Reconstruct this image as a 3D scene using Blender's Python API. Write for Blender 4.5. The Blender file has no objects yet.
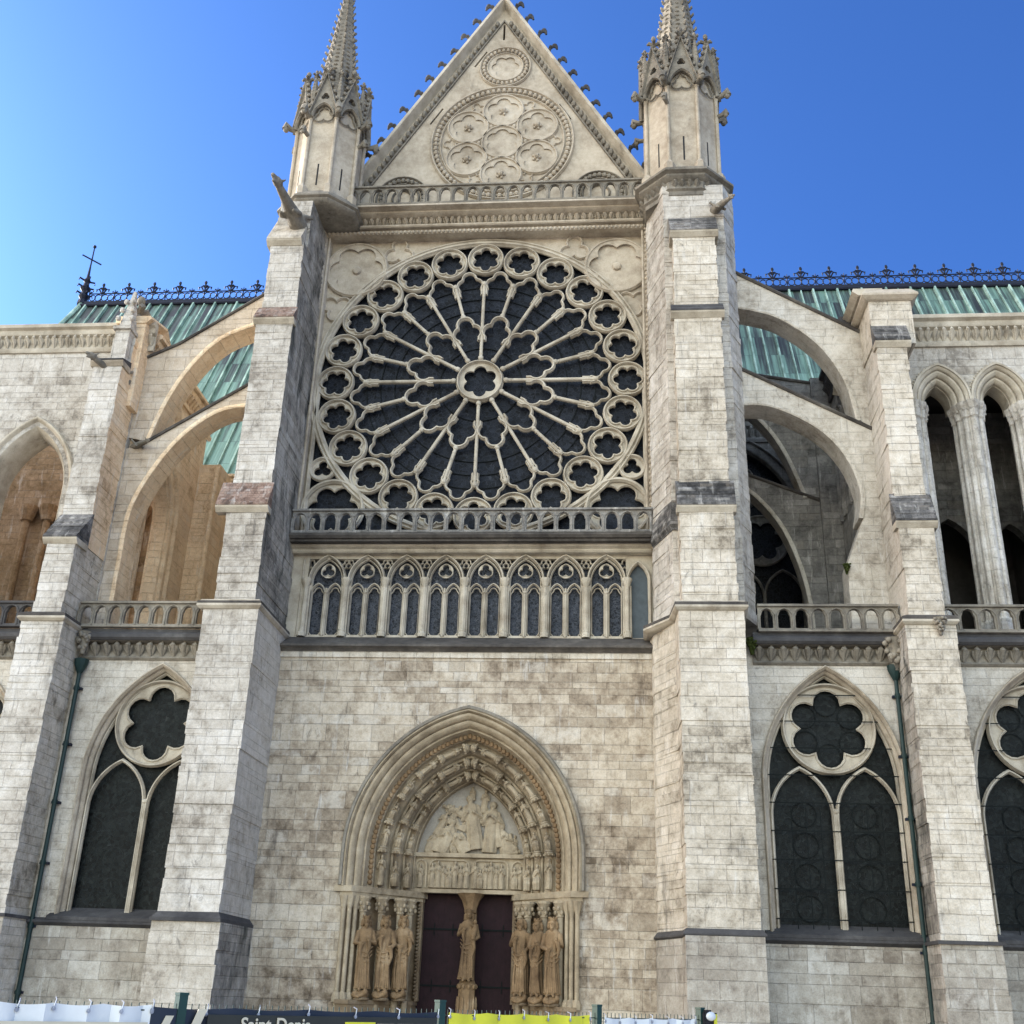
import bpy, bmesh, math, random
from mathutils import Vector, Matrix
from mathutils.geometry import tessellate_polygon
rnd = random.Random(7)
PI = math.pi
SC = bpy.context.scene
COL = SC.collection
def rad(a): return math.radians(a)

# ------------------------------------------------------------------ camera
F_PX, PITCH, YAW, ROLL = 1107.73, 0.41057, 0.09736, 0.03448
cam_d = bpy.data.cameras.new('camera'); cam = bpy.data.objects.new('camera', cam_d); COL.objects.link(cam)
SC.camera = cam
fw = Vector((-math.sin(YAW)*math.cos(PITCH), math.cos(YAW)*math.cos(PITCH), math.sin(PITCH)))
rt0 = Vector((math.cos(YAW), math.sin(YAW), 0)); up0 = rt0.cross(fw)
rt = rt0*math.cos(ROLL) + up0*math.sin(ROLL); up = -rt0*math.sin(ROLL) + up0*math.cos(ROLL)
M = Matrix((rt, up, -fw)).transposed().to_4x4(); M.translation = Vector((5.4557, -40.0, 1.7))
cam.matrix_world = M
cam_d.sensor_width = 36.0; cam_d.lens = 36.0*F_PX/1024.0; cam_d.clip_start = 0.1; cam_d.clip_end = 5000
SC.render.resolution_x = SC.render.resolution_y = 1024

# ------------------------------------------------------------------ light
SUN_AZ, SUN_EL = rad(-64.0), rad(22.0)       # azimuth from +Y towards +X: the sun stands left of the church, a little behind it
sdir = Vector((math.sin(SUN_AZ)*math.cos(SUN_EL), math.cos(SUN_AZ)*math.cos(SUN_EL), math.sin(SUN_EL)))
ld = bpy.data.lights.new('sun', 'SUN'); ld.energy = 3.6; ld.angle = rad(0.5); ld.color = (1.0, 0.93, 0.82)
lo = bpy.data.objects.new('sun', ld); COL.objects.link(lo); lo.rotation_euler = sdir.to_track_quat('Z', 'Y').to_euler(); lo.location = (-60, 30, 60)
W = bpy.data.worlds.new('World'); SC.world = W; W.use_nodes = True
nt = W.node_tree; nt.nodes.clear()
def wn(t, **k):
    n = nt.nodes.new(t)
    for a, b in k.items(): setattr(n, a, b)
    return n
sky = wn('ShaderNodeTexSky'); sky.sky_type = 'NISHITA'; sky.sun_disc = False; sky.sun_elevation = SUN_EL; sky.sun_rotation = SUN_AZ
sky.altitude = 60; sky.air_density = 1.0; sky.dust_density = 2.2; sky.ozone_density = 2.2
# warm fill lobe added behind the camera to light the façade; visible sky dimmed
tc = wn('ShaderNodeTexCoord'); dt = wn('ShaderNodeVectorMath', operation='DOT_PRODUCT'); nt.links.new(tc.outputs['Generated'], dt.inputs[0]); dt.inputs[1].default_value = Vector((-0.36, -0.78, 0.52)).normalized()
mr = wn('ShaderNodeMapRange'); mr.interpolation_type = 'SMOOTHSTEP'; nt.links.new(dt.outputs['Value'], mr.inputs['Value'])
mr.inputs['From Min'].default_value = 0.22; mr.inputs['From Max'].default_value = 0.98
mr.inputs['To Min'].default_value = 0.0; mr.inputs['To Max'].default_value = 1.0
mx = wn('ShaderNodeMix'); mx.data_type = 'RGBA'; mx.inputs['A'].default_value = (0.15, 0.29, 0.56, 1); mx.inputs['B'].default_value = (4.75, 3.5, 2.45, 1)
nt.links.new(mr.outputs[0], mx.inputs['Factor'])
mu = wn('ShaderNodeMix'); mu.data_type = 'RGBA'; mu.blend_type = 'MULTIPLY'; mu.inputs['Factor'].default_value = 1.0
nt.links.new(sky.outputs[0], mu.inputs['A']); nt.links.new(mx.outputs['Result'], mu.inputs['B'])
bg = wn('ShaderNodeBackground'); bg.inputs['Strength'].default_value = 0.15; nt.links.new(mu.outputs['Result'], bg.inputs['Color'])
out = wn('ShaderNodeOutputWorld'); nt.links.new(bg.outputs[0], out.inputs[0])
SC.view_settings.view_transform = 'Standard'; SC.view_settings.look = 'None'; SC.view_settings.exposure = 1.72; SC.view_settings.gamma = 1.0
SC.cycles.max_bounces = 8; SC.cycles.diffuse_bounces = 4

# ------------------------------------------------------------------ materials
class NT:
    def __init__(s, name):
        s.m = bpy.data.materials.new(name); s.m.use_nodes = True; s.t = s.m.node_tree; s.t.nodes.clear()
        s.o = s.n('ShaderNodeOutputMaterial'); s.p = s.n('ShaderNodeBsdfPrincipled'); s.t.links.new(s.p.outputs[0], s.o.inputs[0])
    def n(s, t, **k):
        x = s.t.nodes.new(t)
        for a, b in k.items(): setattr(x, a, b)
        return x
    def put(s, sock, v):
        if isinstance(v, (int, float)): sock.default_value = v
        elif isinstance(v, (tuple, list)): sock.default_value = tuple(v) if len(v) == len(sock.default_value) else tuple(v)+(1,)
        else: s.t.links.new(v, sock)
    def math(s, op, a, b=0.0, c=0.0, clamp=False):
        x = s.n('ShaderNodeMath', operation=op); x.use_clamp = clamp
        s.put(x.inputs[0], a); s.put(x.inputs[1], b); s.put(x.inputs[2], c); return x.outputs[0]
    def mix(s, f, a, b, mode='MIX'):
        x = s.n('ShaderNodeMix', data_type='RGBA', blend_type=mode); s.put(x.inputs['Factor'], f); s.put(x.inputs['A'], a); s.put(x.inputs['B'], b); return x.outputs['Result']
    def noise(s, vec, scale, detail=4, rough=0.6, dist=0.0):
        x = s.n('ShaderNodeTexNoise'); s.put(x.inputs['Vector'], vec); x.inputs['Scale'].default_value = scale
        x.inputs['Detail'].default_value = detail; x.inputs['Roughness'].default_value = rough; x.inputs['Distortion'].default_value = dist; return x.outputs[0]
    def comb(s, a, b, c):
        x = s.n('ShaderNodeCombineXYZ'); s.put(x.inputs[0], a); s.put(x.inputs[1], b); s.put(x.inputs[2], c); return x.outputs[0]
    def white(s, vec):
        x = s.n('ShaderNodeTexWhiteNoise', noise_dimensions='3D'); s.put(x.inputs['Vector'], vec); return x.outputs['Value']
    def ramp(s, f, stops, interp='LINEAR'):
        x = s.n('ShaderNodeValToRGB'); x.color_ramp.interpolation = interp
        e = x.color_ramp.elements
        while len(e) < len(stops): e.new(0.5)
        for i, (p, c) in enumerate(stops): e[i].position = p; e[i].color = tuple(c)+(1,) if len(c) == 3 else c
        s.put(x.inputs[0], f); return x.outputs[0]
    def rng(s, v, a, b, c=0.0, d=1.0):
        x = s.n('ShaderNodeMapRange', interpolation_type='SMOOTHSTEP'); s.put(x.inputs[0], v)
        for i, q in enumerate((a, b, c, d)): s.put(x.inputs[i+1], q)
        return x.outputs[0]
    def pos(s):
        g = s.n('ShaderNodeNewGeometry'); x = s.n('ShaderNodeSeparateXYZ'); s.put(x.inputs[0], g.outputs['Position'])
        return g, x.outputs[0], x.outputs[1], x.outputs[2]
    def bump(s, h, dist, strength=1.0):
        x = s.n('ShaderNodeBump'); x.inputs['Distance'].default_value = dist; x.inputs['Strength'].default_value = strength
        s.put(x.inputs['Height'], h); s.t.links.new(x.outputs[0], s.p.inputs['Normal'])

def stone(name, tones, hrow=0.36, wcol=0.85, mortar=(0.45, 0.42, 0.37), stain=0.5, stain_col=(0.05, 0.047, 0.045), streak=0.3, contrast=1.0, mortar_w=0.010, joint=0.85):
    k = NT(name); g, X, Y, Z = k.pos()
    sn = k.n('ShaderNodeSeparateXYZ'); k.put(sn.inputs[0], g.outputs['True Normal'])
    side = k.math('GREATER_THAN', k.math('ABSOLUTE', sn.outputs[0]), k.math('ABSOLUTE', sn.outputs[1]))
    u = k.math('ADD', k.math('MULTIPLY', X, k.math('SUBTRACT', 1.0, side)), k.math('MULTIPLY', Y, side))
    wob = k.noise(g.outputs['Position'], 1.3, 2)
    zw = k.math('ADD', k.math('MULTIPLY', k.math('SINE', k.math('MULTIPLY', Z, 2.1)), 0.15), k.math('MULTIPLY', k.math('SINE', k.math('ADD', k.math('MULTIPLY', Z, 5.3), k.math('MULTIPLY', side, 1.7))), 0.065))
    rz = k.math('DIVIDE', k.math('ADD', k.math('ADD', Z, zw), k.math('MULTIPLY', wob, 0.03)), hrow); row = k.math('FLOOR', rz); fz = k.math('FRACT', rz)
    rr = k.white(k.comb(row, 3.1, 7.7)); ww = k.math('MULTIPLY', k.math('ADD', k.math('MULTIPLY', rr, 0.9), 0.6), wcol)
    uu = k.math('ADD', k.math('DIVIDE', u, ww), k.math('MULTIPLY', rr, 37.0)); col = k.math('FLOOR', uu); fu = k.math('FRACT', uu)
    cell = k.comb(row, col, side); r1 = k.white(cell)
    cell2 = k.comb(col, row, 5.5); r2 = k.white(cell2)
    ez = k.math('MULTIPLY', k.math('MINIMUM', fz, k.math('SUBTRACT', 1.0, fz)), hrow)
    eu = k.math('MULTIPLY', k.math('MINIMUM', fu, k.math('SUBTRACT', 1.0, fu)), ww)
    ed = k.math('MINIMUM', ez, eu)
    ed = k.math('ADD', ed, k.math('MULTIPLY', k.math('SUBTRACT', k.noise(g.outputs['Position'], 9, 2), 0.5), 0.022))
    mo = k.rng(ed, mortar_w*0.35, mortar_w*1.3, 1.0, 0.0)
    macro = k.noise(g.outputs['Position'], 0.28, 3, 0.6)
    mid = k.noise(g.outputs['Position'], 2.2, 5, 0.65)
    mid2 = k.noise(g.outputs['Position'], 6.5, 5, 0.7)
    f = k.math('ADD', k.math('ADD', k.math('MULTIPLY', r1, 0.30*contrast), k.math('MULTIPLY', k.white(k.comb(row, 9.0, side)), 0.22*contrast)), k.math('MULTIPLY', k.math('SUBTRACT', macro, 0.5), 1.7))
    f = k.math('ADD', f, k.math('ADD', k.math('MULTIPLY', k.math('SUBTRACT', mid, 0.5), 1.5), k.math('MULTIPLY', k.math('SUBTRACT', mid2, 0.5), 1.0))); f = k.math('ADD', f, 0.52-0.25*contrast, clamp=True)
    n = len(tones); c = k.ramp(f, [((i+0.0)/(n-1), t) for i, t in enumerate(tones)])
    c = k.mix(k.math('MULTIPLY', k.math('MULTIPLY', k.math('GREATER_THAN', r2, 0.90), 0.35*contrast), k.rng(mid, 0.3, 0.6)), c, (0.19, 0.155, 0.115))
    c = k.mix(k.math('MULTIPLY', k.math('MULTIPLY', k.math('LESS_THAN', r2, 0.10), 0.3*contrast), k.rng(mid, 0.35, 0.6)), c, (0.56, 0.54, 0.50))
    mbl = k.noise(g.outputs['Position'], 1.1, 4, 0.7)
    mcol = k.mix(k.rng(mbl, 0.42, 0.58), (0.19, 0.17, 0.145), mortar)
    c = k.mix(k.math('MULTIPLY', k.math('MULTIPLY', mo, joint), k.rng(k.noise(g.outputs['Position'], 3.1, 3), 0.38, 0.66, 0.0, 0.38)), c, mcol)
    lime = k.math('MULTIPLY', k.rng(k.noise(k.comb(k.math('MULTIPLY', u, 3.2), 4.0, k.math('MULTIPLY', Z, 0.5)), 1.0, 6, 0.7, 0.3), 0.55, 0.72), 0.6)
    c = k.mix(lime, c, (0.60, 0.58, 0.54))
    # soot and lichen with shapes of their own
    sv = k.comb(k.math('MULTIPLY', u, 1.0), k.math('MULTIPLY', side, 9.0), k.math('MULTIPLY', Z, 0.33))
    s1 = k.noise(sv, 0.9, 7, 0.68, 0.4); s2 = k.noise(k.comb(k.math('MULTIPLY', u, 5.0), 1.0, k.math('MULTIPLY', Z, 0.35)), 1.0, 4, 0.6)
    m1 = k.rng(s1, 0.70-0.22*stain, 0.86-0.18*stain); m2 = k.math('MULTIPLY', k.rng(s2, 0.56, 0.75), streak)
    rowdirt = k.math('MULTIPLY', k.rng(k.white(k.comb(row, 1.0, 2.0)), 0.5, 1.0), k.rng(k.noise(g.outputs['Position'], 0.45, 3), 0.5, 0.7))
    crust = k.math('MULTIPLY', k.rng(k.noise(k.comb(k.math('MULTIPLY', u, 1.6), k.math('MULTIPLY', side, 5.0), k.math('MULTIPLY', Z, 0.9)), 1.0, 8, 0.78, 0.6), 0.57, 0.67), 0.8)
    m = k.math('MULTIPLY', k.math('ADD', k.math('ADD', k.math('MAXIMUM', m1, crust), k.math('MULTIPLY', m2, k.rng(macro, 0.3, 0.6))), k.math('MULTIPLY', rowdirt, 0.35*stain)), min(1.0, stain*1.1), clamp=True)
    c = k.mix(m, c, stain_col)
    fine = k.noise(g.outputs['Position'], 22, 5, 0.7); c = k.mix(0.55, c, k.ramp(fine, [(0.25, (0.5, 0.49, 0.47)), (0.5, (1, 1, 1)), (0.75, (1.3, 1.27, 1.22))]), 'MULTIPLY')
    k.put(k.p.inputs['Base Color'], c); k.p.inputs['Roughness'].default_value = 0.93; k.p.inputs['Specular IOR Level'].default_value = 0.2
    h = k.math('ADD', k.math('MULTIPLY', mo, -0.8*joint), k.math('ADD', k.math('MULTIPLY', fine, 0.6), k.math('ADD', k.math('MULTIPLY', mid, 0.9), k.math('MULTIPLY', r1, 0.35))))
    k.bump(h, 0.03); return k.m

def carved(name, tones, stain=0.4, scale=3.0, stain_col=(0.05, 0.045, 0.04), bump=0.015):
    k = NT(name); g, X, Y, Z = k.pos()
    mid = k.noise(g.outputs['Position'], scale, 6, 0.7); macro = k.noise(g.outputs['Position'], 0.5, 2)
    f = k.math('ADD', k.math('MULTIPLY', mid, 0.8), k.math('MULTIPLY', k.math('SUBTRACT', macro, 0.5), 0.9), clamp=True)
    c = k.ramp(f, [(0.15+0.7*i/(len(tones)-1), t) for i, t in enumerate(tones)])
    s1 = k.noise(k.comb(X, Y, k.math('MULTIPLY', Z, 0.5)), 1.7, 7, 0.72); c = k.mix(k.math('MULTIPLY', k.rng(s1, 0.66-0.2*stain, 0.84-0.15*stain), min(1, stain*1.3)), c, stain_col)
    fine = k.noise(g.outputs['Position'], 30, 4, 0.7); c = k.mix(0.5, c, k.ramp(fine, [(0.25, (0.6, 0.58, 0.55)), (0.55, (1, 1, 1)), (0.8, (1.2, 1.2, 1.2))]), 'MULTIPLY')
    k.put(k.p.inputs['Base Color'], c); k.p.inputs['Roughness'].default_value = 0.92; k.p.inputs['Specular IOR Level'].default_value = 0.2
    k.bump(k.math('ADD', fine, mid), bump); return k.m

def plain(name, col, rough=0.6, metal=0.0, var=0.25, scale=4.0, spec=0.5, bump=0.0):
    k = NT(name); g, X, Y, Z = k.pos(); n = k.noise(g.outputs['Position'], scale, 5, 0.65)
    c = k.mix(1.0, col, k.ramp(n, [(0.3, (1-var,)*3), (0.7, (1+var,)*3)]), 'MULTIPLY')
    k.put(k.p.inputs['Base Color'], c); k.p.inputs['Roughness'].default_value = rough; k.p.inputs['Metallic'].default_value = metal
    k.p.inputs['Specular IOR Level'].default_value = spec
    if bump: k.bump(n, bump)
    return k.m

def glass_mat(name, base, line, scale=3.2, ring=1.0):
    k = NT(name); g, X, Y, Z = k.pos()
    v = k.n('ShaderNodeTexVoronoi', feature='DISTANCE_TO_EDGE'); v.inputs['Scale'].default_value = scale; k.put(v.inputs['Vector'], k.comb(X, 0.0, Z))
    e = k.rng(v.outputs['Distance'], 0.0, 0.06, 1.0, 0.0)
    fz = k.math('SUBTRACT', k.math('FRACT', k.math('DIVIDE', Z, ring)), 0.5); fx = k.math('SUBTRACT', k.math('FRACT', k.math('DIVIDE', X, ring)), 0.5)
    d = k.math('SQRT', k.math('ADD', k.math('POWER', fz, 2.0), k.math('POWER', fx, 2.0)))
    rg = k.rng(k.math('ABSOLUTE', k.math('SUBTRACT', d, 0.40)), 0.0, 0.035, 1.0, 0.0)
    v2 = k.n('ShaderNodeTexVoronoi', feature='F1'); v2.inputs['Scale'].default_value = scale; k.put(v2.inputs['Vector'], k.comb(X, 0.0, Z))
    c = k.mix(1.0, base, k.ramp(k.white(v2.outputs['Color']), [(0.0, (0.3, 0.3, 0.3)), (0.7, (1.1, 1.1, 1.1)), (1.0, (1.9, 1.8, 1.7))]), 'MULTIPLY')
    c = k.mix(k.math('MAXIMUM', k.math('MULTIPLY', e, 0.8), k.math('MULTIPLY', rg, 0.3)), c, line)
    dust = k.noise(k.comb(X, 0.0, k.math('MULTIPLY', Z, 0.6)), 1.4, 6, 0.7); c = k.mix(k.rng(dust, 0.45, 0.8, 0.0, 0.22), c, (0.035, 0.04, 0.045))
    k.put(k.p.inputs['Base Color'], c); k.p.inputs['Roughness'].default_value = 0.5; k.p.inputs['Specular IOR Level'].default_value = 0.12
    k.bump(e, 0.006); return k.m

def copper_mat():
    k = NT('copper_patina'); g, X, Y, Z = k.pos()
    pan = k.math('FLOOR', k.math('DIVIDE', X, 0.72)); sl = k.math('FLOOR', k.math('DIVIDE', Z, 1.75)); r = k.white(k.comb(pan, sl, 1.0)); r2 = k.white(k.comb(pan, 4.0, 2.0))
    st = k.noise(k.comb(k.math('MULTIPLY', X, 4.5), k.math('MULTIPLY', r, 3.0), k.math('MULTIPLY', Z, 0.20)), 1.0, 7, 0.72, 0.2)
    big = k.noise(k.comb(k.math('MULTIPLY', X, 0.35), 2.0, k.math('MULTIPLY', Z, 0.15)), 1.0, 3, 0.6)
    hi = k.rng(Z, 30.0, 38.5)            # darker towards the top of the slope
    f = k.math('ADD', k.math('MULTIPLY', st, 1.5), k.math('ADD', k.math('MULTIPLY', r, 0.25), k.math('MULTIPLY', r2, 0.22)), clamp=False)
    f = k.math('ADD', f, k.math('MULTIPLY', k.math('SUBTRACT', big, 0.5), 0.8))
    f = k.math('SUBTRACT', k.math('SUBTRACT', f, 0.40), k.math('MULTIPLY', hi, 0.26), clamp=True)
    c = k.ramp(f, [(0.18, (0.018, 0.020, 0.018)), (0.36, (0.055, 0.080, 0.062)), (0.54, (0.125, 0.215, 0.165)), (0.95, (0.26, 0.41, 0.32))])
    seam = k.rng(k.math('ABSOLUTE', k.math('SUBTRACT', k.math('FRACT', k.math('DIVIDE', Z, 1.75)), 0.5)), 0.485, 0.495)
    c = k.mix(k.math('MULTIPLY', seam, 0.6), c, (0.015, 0.03, 0.03))
    k.put(k.p.inputs['Base Color'], c); k.p.inputs['Roughness'].default_value = 0.42; k.p.inputs['Metallic'].default_value = 0.15
    k.bump(k.noise(g.outputs['Position'], 5, 4), 0.01); return k.m

S = {}
S['wall'] = stone('rubble_limestone', [(0.13, 0.098, 0.068), (0.29, 0.235, 0.175), (0.44, 0.375, 0.29), (0.54, 0.475, 0.385)], stain=0.66, stain_col=(0.085, 0.065, 0.048), streak=0.5)
S['pale'] = stone('pale_ashlar', [(0.20, 0.175, 0.145), (0.38, 0.345, 0.295), (0.50, 0.465, 0.41), (0.60, 0.57, 0.525)], stain=0.62, streak=0.75, contrast=0.5)
S['cream'] = stone('cream_ashlar', [(0.20, 0.17, 0.13), (0.42, 0.37, 0.295), (0.55, 0.495, 0.41), (0.64, 0.595, 0.52)], stain=0.64, streak=0.8, contrast=0.45)
S['bay'] = stone('bay_ashlar', [(0.24, 0.21, 0.17), (0.40, 0.36, 0.30), (0.50, 0.46, 0.395), (0.57, 0.535, 0.475)], hrow=0.4, stain=0.55, streak=0.8, contrast=0.3, joint=0.5)
S['base'] = stone('base_course', [(0.16, 0.135, 0.11), (0.27, 0.24, 0.20), (0.36, 0.33, 0.28), (0.45, 0.42, 0.37)], hrow=0.42, stain=0.5, stain_col=(0.08, 0.085, 0.07), streak=0.6)
S['bounce_ochre'] = stone('bounce_lit_ashlar', [(0.42, 0.29, 0.175), (0.66, 0.49, 0.32), (0.76, 0.59, 0.40), (0.80, 0.66, 0.48)], stain=0.22, streak=0.3, contrast=0.5)  # warm bounced sunlight is put into this stone colour
S['grey'] = stone('shade_grey_ashlar', [(0.08, 0.076, 0.07), (0.15, 0.143, 0.132), (0.22, 0.208, 0.19), (0.29, 0.275, 0.25)], stain=0.6, streak=0.6, contrast=0.7)  # tones lowered to paint the shade of the right-hand recesses
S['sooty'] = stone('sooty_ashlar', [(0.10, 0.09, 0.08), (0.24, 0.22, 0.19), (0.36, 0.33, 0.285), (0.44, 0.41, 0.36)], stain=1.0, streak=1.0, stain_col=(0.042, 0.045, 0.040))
S['fine'] = carved('fine_carved_stone', [(0.26, 0.215, 0.16), (0.46, 0.40, 0.315), (0.60, 0.54, 0.45)], stain=0.45)
S['trac'] = carved('tracery_stone', [(0.27, 0.23, 0.175), (0.48, 0.43, 0.345), (0.64, 0.59, 0.50)], stain=0.5, scale=2.0)
S['weath'] = carved('weathered_carved_stone', [(0.10, 0.09, 0.075), (0.24, 0.215, 0.175), (0.40, 0.36, 0.29)], stain=0.6, scale=4)
S['slateband'] = carved('stained_coping', [(0.04, 0.036, 0.034), (0.10, 0.09, 0.08), (0.22, 0.20, 0.17)], stain=0.6, scale=3.5)
S['dark'] = carved('lead_dark_coping', [(0.035, 0.034, 0.036), (0.075, 0.072, 0.072), (0.17, 0.165, 0.155)], stain=0.6, scale=2.6)
S['portal'] = carved('portal_stone', [(0.17, 0.13, 0.085), (0.38, 0.31, 0.215), (0.56, 0.485, 0.365)], stain=0.5)
S['brown'] = carved('statue_stone', [(0.085, 0.052, 0.028), (0.25, 0.165, 0.09), (0.48, 0.37, 0.24)], stain=0.55, scale=2.4, stain_col=(0.05, 0.035, 0.022))
S['shade_brown'] = stone('shade_brown_ashlar', [(0.10, 0.065, 0.035), (0.20, 0.135, 0.075), (0.28, 0.195, 0.12), (0.36, 0.26, 0.17)], stain=0.3, streak=0.3, contrast=0.5)  # darker brown paints the shade inside the left tower arch
S['jamb'] = carved('jamb_stone', [(0.12, 0.082, 0.05), (0.24, 0.18, 0.115), (0.35, 0.28, 0.20)], stain=0.45, scale=2.4, stain_col=(0.04, 0.03, 0.02))
S['tymp'] = carved('relief_background', [(0.24, 0.215, 0.18), (0.35, 0.32, 0.275), (0.44, 0.41, 0.36)], stain=0.2)
S['tile'] = stone('weathered_tiles', [(0.07, 0.05, 0.042), (0.17, 0.11, 0.085), (0.30, 0.21, 0.165), (0.22, 0.18, 0.155)], hrow=0.12, wcol=0.18, mortar=(0.06, 0.045, 0.04), stain=0.7, stain_col=(0.05, 0.045, 0.045), mortar_w=0.01)
S['slate'] = stone('mossy_slabs', [(0.03, 0.029, 0.028), (0.08, 0.077, 0.074), (0.17, 0.16, 0.15), (0.36, 0.34, 0.31)], hrow=0.17, wcol=0.5, mortar=(0.02, 0.02, 0.02), stain=0.5, stain_col=(0.02, 0.02, 0.02), mortar_w=0.012)
S['glass'] = glass_mat('stained_glass_dark', (0.007, 0.009, 0.014), (0.035, 0.040, 0.052), 6.5, 1.1)
S['glass_aisle'] = glass_mat('stained_glass_aisle', (0.006, 0.008, 0.008), (0.026, 0.030, 0.029), 8.0, 1.0)
S['glass_lancet'] = glass_mat('stained_glass_lancet', (0.030, 0.035, 0.046), (0.14, 0.145, 0.16), 11.0, 0.45)
S['copper'] = copper_mat()
S['seam'] = carved('pale_copper_seam', [(0.10, 0.17, 0.14), (0.34, 0.48, 0.41), (0.62, 0.72, 0.65)], stain=0.35, scale=1.2)
S['warm'] = stone('warm_ashlar', [(0.30, 0.235, 0.17), (0.42, 0.345, 0.26), (0.50, 0.42, 0.33), (0.56, 0.49, 0.40)], stain=0.25, streak=0.3, contrast=0.6)
S['iron'] = plain('painted_iron', (0.010, 0.013, 0.026), 0.6, 0.0, spec=0.2)
S['wirework'] = plain('dark_wire', (0.006, 0.008, 0.008), 0.7, 0.0, spec=0.1)
S['pipe'] = plain('green_pipe', (0.007, 0.024, 0.023), 0.5, 0.0, spec=0.3)
S['door'] = plain('plum_door_paint', (0.016, 0.006, 0.008), 0.65, 0.0, 0.3, 3.0, 0.15)
S['panel'] = plain('grey_blue_shutter', (0.06, 0.075, 0.085), 0.7)
S['black'] = plain('void_black', (0.008, 0.008, 0.009), 0.9)
S['moss'] = plain('moss', (0.035, 0.045, 0.012), 0.95, 0, 0.5, 9, 0.1, 0.03)
S['inner'] = carved('inner_dark_stone', [(0.05, 0.045, 0.04), (0.09, 0.083, 0.075), (0.13, 0.12, 0.11)], stain=0.4)

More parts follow.
